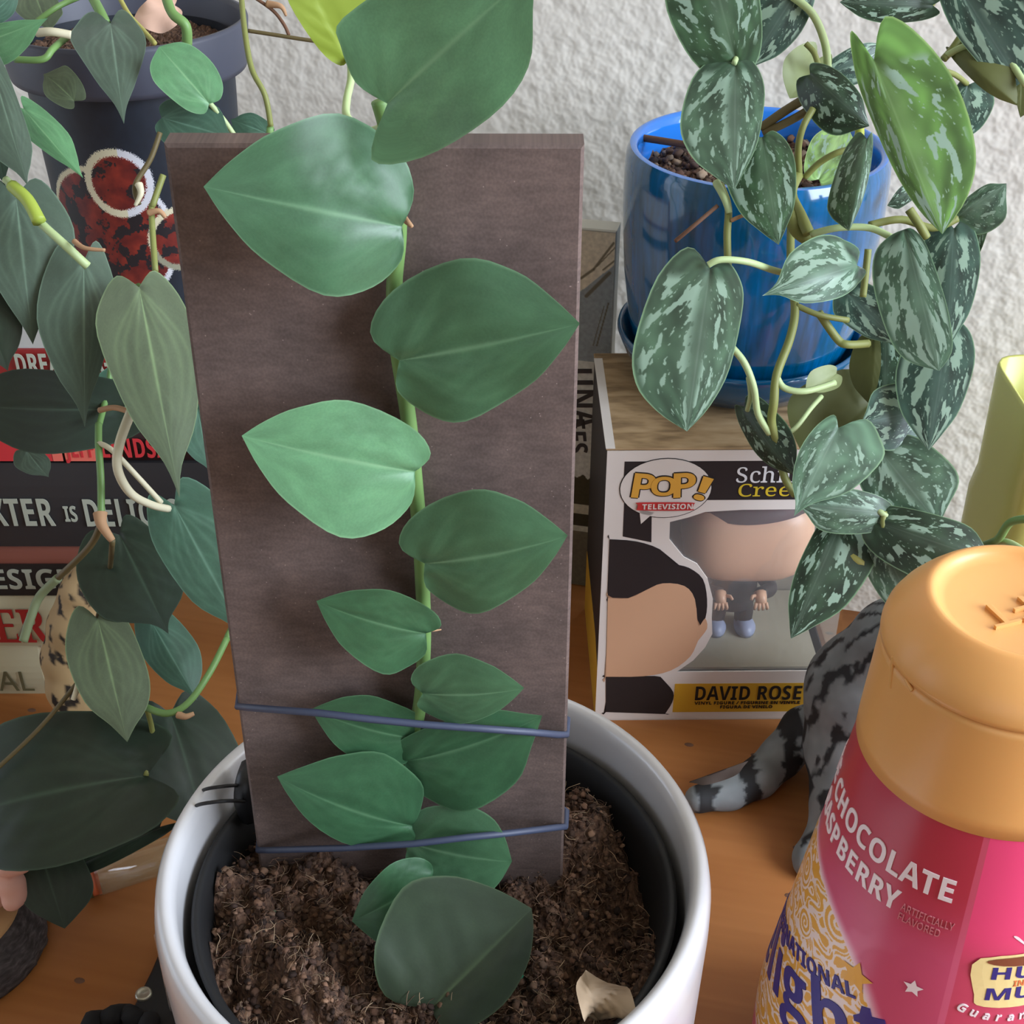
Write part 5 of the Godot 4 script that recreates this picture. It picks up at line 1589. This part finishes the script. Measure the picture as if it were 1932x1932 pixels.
func cat_figure() -> void:
	var c := thing("cat_figurine", "grey tabby cat figurine with dark stripes sitting behind the creamer bottle", "figurine", Vector3(0.16, 0, -0.45))
	var bones := []
	chain(bones, [Vector3(0.166, 0.034, -0.452), Vector3(0.163, 0.056, -0.458), Vector3(0.170, 0.084, -0.456), Vector3(0.181, 0.098, -0.446)], [0.033, 0.029, 0.021, 0.017])
	chain(bones, [Vector3(0.181, 0.098, -0.446), Vector3(0.190, 0.107, -0.434), Vector3(0.199, 0.104, -0.425)], [0.016, 0.0185, 0.010])
	for s in [-1, 1]:
		bones.append([Vector3(0.188 + s * 0.004, 0.118, -0.438 + s * 0.010), Vector3(0.189 + s * 0.006, 0.1295, -0.440 + s * 0.013), 0.006, 0.0015])
	# near hind leg, its foot on the table; the far one and the front legs stand behind the bottle
	chain(bones, [Vector3(0.152, 0.030, -0.436), Vector3(0.147, 0.022, -0.424), Vector3(0.1400, 0.010, -0.415), Vector3(0.1312, 0.0068, -0.4085)], [0.019, 0.0135, 0.0075, 0.0066])
	chain(bones, [Vector3(0.185, 0.03, -0.455), Vector3(0.192, 0.018, -0.445), Vector3(0.188, 0.007, -0.430)], [0.018, 0.011, 0.0066])
	chain(bones, [Vector3(0.178, 0.070, -0.440), Vector3(0.184, 0.035, -0.424), Vector3(0.188, 0.0068, -0.416)], [0.012, 0.0085, 0.0064])
	chain(bones, [Vector3(0.186, 0.070, -0.452), Vector3(0.198, 0.035, -0.440), Vector3(0.204, 0.0068, -0.434)], [0.012, 0.0085, 0.0064])
	for k in 3:
		bones.append([Vector3(0.1278 + 0.0036 * k, 0.0048, -0.4052 + 0.0016 * k), Vector3(0.1268 + 0.0036 * k, 0.0042, -0.4028 + 0.0018 * k), 0.0026, 0.0022])
	var tail := [Vector3(0.150, 0.024, -0.476), Vector3(0.1385, 0.0190, -0.4745), Vector3(0.1270, 0.0105, -0.4640), Vector3(0.1150, 0.0078, -0.4530), Vector3(0.1010, 0.0072, -0.4455), Vector3(0.0860, 0.0070, -0.4405)]
	chain(bones, tail, [0.010, 0.0088, 0.0085, 0.0078, 0.0072, 0.0066])
	var n := noise(1.0, 41, 3)
	var paint := func(p: Vector3) -> Color:
		var light := rgb(136, 142, 142).lerp(rgb(108, 112, 112), 0.5 + 0.7 * n.get_noise_3d(p.x * 60.0, p.y * 60.0, p.z * 60.0))
		var dark := rgb(30, 32, 33)
		var k := 0.0
		if p.x < 0.136 and p.y < 0.03 and p.z < -0.425:
			k = smoothstep(0.0, 0.25, sin(p.x * 290.0 + 1.2 + 2.0 * n.get_noise_3d(p.x * 90.0, p.y * 90.0, p.z * 90.0)) - 0.1)
		elif p.y > 0.012:
			var w := n.get_noise_3d(p.x * 45.0, p.y * 28.0, p.z * 45.0)
			var a := atan2(p.z + 0.452, p.x - 0.170)
			k = smoothstep(0.30, 0.55, sin(a * 11.0 + p.y * 110.0 + w * 6.0)) * smoothstep(-0.35, -0.05, n.get_noise_3d(p.x * 70.0 + 5.0, p.y * 40.0, p.z * 70.0))
		return light.lerp(dark, k).srgb_to_linear()
	part(c, "body", skin(bones, 0.0016, 0.008, paint), mat(Color.WHITE, 0.75, {"vertex_color_use_as_albedo": true}))
	for s in [-1, 1]:
		part(c, "eye", lathe([Vector2(0.0001, -0.002), Vector2(0.002, 0), Vector2(0.0001, 0.002)], Vector3(0.2035 + 0.002 * s, 0.110, -0.4235 - 0.006 - 0.005 * s), 12), M.ink)
	var strip := leaf(self, [1300, 1476, 1412, 1436, 1350, 1458, 1360, 1474], 0.588, 0.590, mat(rgb(58, 44, 34), 0.8), mat(rgb(44, 34, 28), 0.8), {"called": "dry_leaf_strip", "wave": 0.3, "arch": 0.1, "full": 0.9, "lobe": -0.1})
	tag(strip, "thin dark dried leaf strip lying over the tip of the cat tail", "dry leaf")

func small_things() -> void:
	# lime cup by the wall
	var at := Vector3(0.2645, 0, -0.545)
	var cup := thing("lime_cup", "translucent lime green plastic cup at the edge behind the creamer bottle", "cup", at)
	var loops := []
	for q in [[0.001, 0.0], [0.030, 0.0], [0.033, 0.004], [0.0345, 0.05], [0.0352, 0.095], [0.0335, 0.108], [0.0345, 0.1625], [0.0340, 0.1645], [0.0328, 0.1640], [0.0320, 0.108], [0.032, 0.05], [0.028, 0.006], [0.001, 0.005]]:
		var loop := PackedVector3Array()
		for k in 64:
			var a := TAU * k / 64
			var c := pow(pow(absf(cos(a)), 6.0) + pow(absf(sin(a)), 6.0), -1.0 / 6.0)
			loop.append(at + Vector3(q[0] * c * cos(a), q[1], q[0] * c * sin(a)))
		loops.append(loop)
	part(cup, "body", grid_mesh(loops, true, false), mat(rgb(208, 208, 118), 0.25, {"backlight_enabled": true, "backlight": rgb(120, 124, 60)}))
	# pink figure on a log slice
	var log_at := Vector3(-0.2275, 0, -0.3625)
	var wood := thing("log_slice", "small dark barked log slice with a pale tan cut top", "wood slice", log_at)
	var bark_rows := []
	var bark_noise := noise(1.0, 77, 3)
	for q in [[0.001, 0.0], [0.033, 0.0], [0.0345, 0.003], [0.0335, 0.010], [0.0300, 0.017], [0.0278, 0.0212], [0.0262, 0.0220]]:
		var row := PackedVector3Array()
		for k in 90:
			var a := TAU * k / 90
			var r: float = q[0] * (1.0 + (0.05 * bark_noise.get_noise_3d(cos(a) * 9.0, q[1] * 60.0, sin(a) * 9.0) if q[1] > 0.001 and q[1] < 0.0215 else 0.0))
			row.append(log_at + Vector3(r * cos(a), q[1], r * sin(a)))
		bark_rows.append(row)
	part(wood, "bark", grid_mesh(bark_rows, true, false), mat(Color.WHITE, 0.85, {"albedo_texture": noise_tex(0.03, [[0.0, rgb(34, 32, 34)], [0.55, rgb(74, 70, 72)], [1.0, rgb(124, 120, 122)]], 256, 12), "uv1_triplanar": true, "uv1_scale": Vector3(22, 60, 22)}))
	part(wood, "cut_top", lathe([Vector2(0.0264, 0.0218), Vector2(0.0262, 0.0226), Vector2(0.0255, 0.0230), Vector2(0.001, 0.0231)], log_at, 64), mat(rgb(196, 158, 112), 0.7))
	var pig := thing("pink_figurine", "small pink clay figurine with an arm raised standing on the log slice", "figurine", log_at + Vector3.UP * 0.0231)
	var b := []
	chain(b, [V(-14, 1672, 0.366), V(-12, 1645, 0.366), V(-10, 1618, 0.366)], [0.0090, 0.0098, 0.0080])
	chain(b, [V(-2, 1628, 0.362), V(20, 1632, 0.358), V(40, 1628, 0.357), V(48, 1610, 0.357)], [0.0048, 0.0042, 0.0036, 0.0030])
	chain(b, [V(8, 1650, 0.361), V(22, 1668, 0.358), V(30, 1690, 0.357), V(22, 1702, 0.354)], [0.0056, 0.0048, 0.0038, 0.0036])
	chain(b, [V(-30, 1650, 0.366), V(-36, 1690, 0.364), V(-30, 1706, 0.358)], [0.0056, 0.0045, 0.0036])
	chain(b, [V(-12, 1596, 0.368), V(-14, 1585, 0.366)], [0.0095, 0.0085])
	part(pig, "body", skin(b, 0.0012, 0.003, func(_p): return rgb(224, 176, 160).srgb_to_linear()), mat(Color.WHITE, 0.55, {"vertex_color_use_as_albedo": true}))
	# stoppered glass tube lying on the table
	var t0 := T(158, 1664, 0.0080)
	var t1 := T(338, 1606, 0.0080)
	var dir := (t1 - t0).normalized()
	var vial := thing("glass_tube", "clear glass tube with an orange stopper lying beside the white pot", "tube", t0)
	part(vial, "stopper", tube([t0 - dir * 0.001, t0 + dir * 0.0062], 0.0072, 0.0072, 28, false, 0), mat(rgb(206, 104, 62), 0.5))
	part(vial, "tape", tube([t0 + dir * 0.0014, t0 + dir * 0.0024], 0.0077, 0.0077, 28, false, 0), mat(rgb(60, 66, 40), 0.5))
	part(vial, "glass", tube([t0 + dir * 0.0050, t1 + dir * 0.03], 0.0078, 0.0078, 32, false, 0), mat(rgb(196, 204, 180), 0.05, {"transparency": BaseMaterial3D.TRANSPARENCY_ALPHA, "albedo_color": Color(0.70, 0.74, 0.60, 0.14)}))
	# black riveted handle
	var flat := PackedVector2Array()
	for q in [[332, 1742], [314, 1762], [285, 1830], [238, 1925], [215, 1990], [320, 2000], [345, 1860]]:
		var w := T(q[0], q[1], 0.0055)
		flat.append(Vector2(w.x, -w.z))
	var handle := thing("black_handle", "flat black tool handle with a metal rivet lying beside the white pot", "handle", T(280, 1860, 0.0))
	part(handle, "grip", prism(flat, Vector3.ZERO, Vector3.RIGHT, Vector3(0, 0, -1), 0.0055, 0.001), mat(rgb(22, 21, 22), 0.55))
	part(handle, "rivet", lathe([Vector2(0.0034, 0.0), Vector2(0.0033, 0.0006), Vector2(0.0026, 0.0012), Vector2(0.0022, 0.0009), Vector2(0.0001, 0.0008)], T(271, 1876, 0.0055), 28), mat(rgb(190, 186, 170), 0.3, {"metallic": 0.8}))
	# knotted black cord at the lower edge
	var cord := []
	var centre := T(222, 1955, 0.006)
	for k in 40:
		var a := TAU * k / 40
		cord.append(centre + Vector3((0.0125 + 0.0016 * sin(a * 7.0)) * cos(a), 0.002 * sin(a * 9.0), (0.0095 + 0.0016 * cos(a * 8.0)) * sin(a)))
	var tie := part(self, "hair_tie", tube(cord, 0.0040, 0.0040, 10, true, 0), mat(rgb(24, 23, 24), 0.9))
	tag(tie, "crinkled black hair tie lying beside the black handle", "hair tie")
	# clear plastic card leaning on the pot
	var card := PackedVector2Array()
	var o := V(303, 1738, 0.330)
	for q in [[306, 1734], [291, 1762], [328, 1935], [352, 2040], [420, 2040], [372, 1840]]:
		var w := V(q[0], q[1], 0.330) - o
		card.append(Vector2(w.x, w.y))
	var clear := part(self, "plastic_card", prism(card, o, Vector3.RIGHT, Vector3.UP, 0.0012, 0.0003), mat(Color(0.86, 0.80, 0.76, 0.22), 0.08, {"transparency": BaseMaterial3D.TRANSPARENCY_ALPHA}))
	tag(clear, "clear plastic card with a cut corner leaning on the side of the white pot", "card")
	# tan spotted figure between the leaves
	var spots := noise(1.0, 51, 2)
	var cat := thing("spotted_figurine", "tan figurine with black spots standing among the leaves before the book stack", "figurine", T(140, 1400, 0.0))
	var q := []
	chain(q, [V(152, 1120, 0.500), V(140, 1180, 0.498), V(122, 1240, 0.495), V(126, 1300, 0.490)], [0.0100, 0.0118, 0.0105, 0.0090])
	chain(q, [V(126, 1300, 0.490), V(142, 1350, 0.485), V(150, 1395, 0.482), V(168, 1402, 0.478)], [0.0090, 0.0078, 0.0066, 0.0062])
	chain(q, [V(152, 1280, 0.492), V(176, 1340, 0.487), V(196, 1398, 0.484)], [0.0090, 0.0078, 0.0066])
	chain(q, [V(160, 1110, 0.500), V(172, 1085, 0.502)], [0.0095, 0.0085])
	part(cat, "body", skin(q, 0.0014, 0.004, func(p: Vector3) -> Color:
		var k := smoothstep(0.22, 0.34, spots.get_noise_3d(p.x * 150.0 + p.y * 40.0, p.y * 48.0, p.z * 150.0))
		return rgb(178, 152, 110).lerp(rgb(34, 32, 28), k).srgb_to_linear()), mat(Color.WHITE, 0.7, {"vertex_color_use_as_albedo": true}))
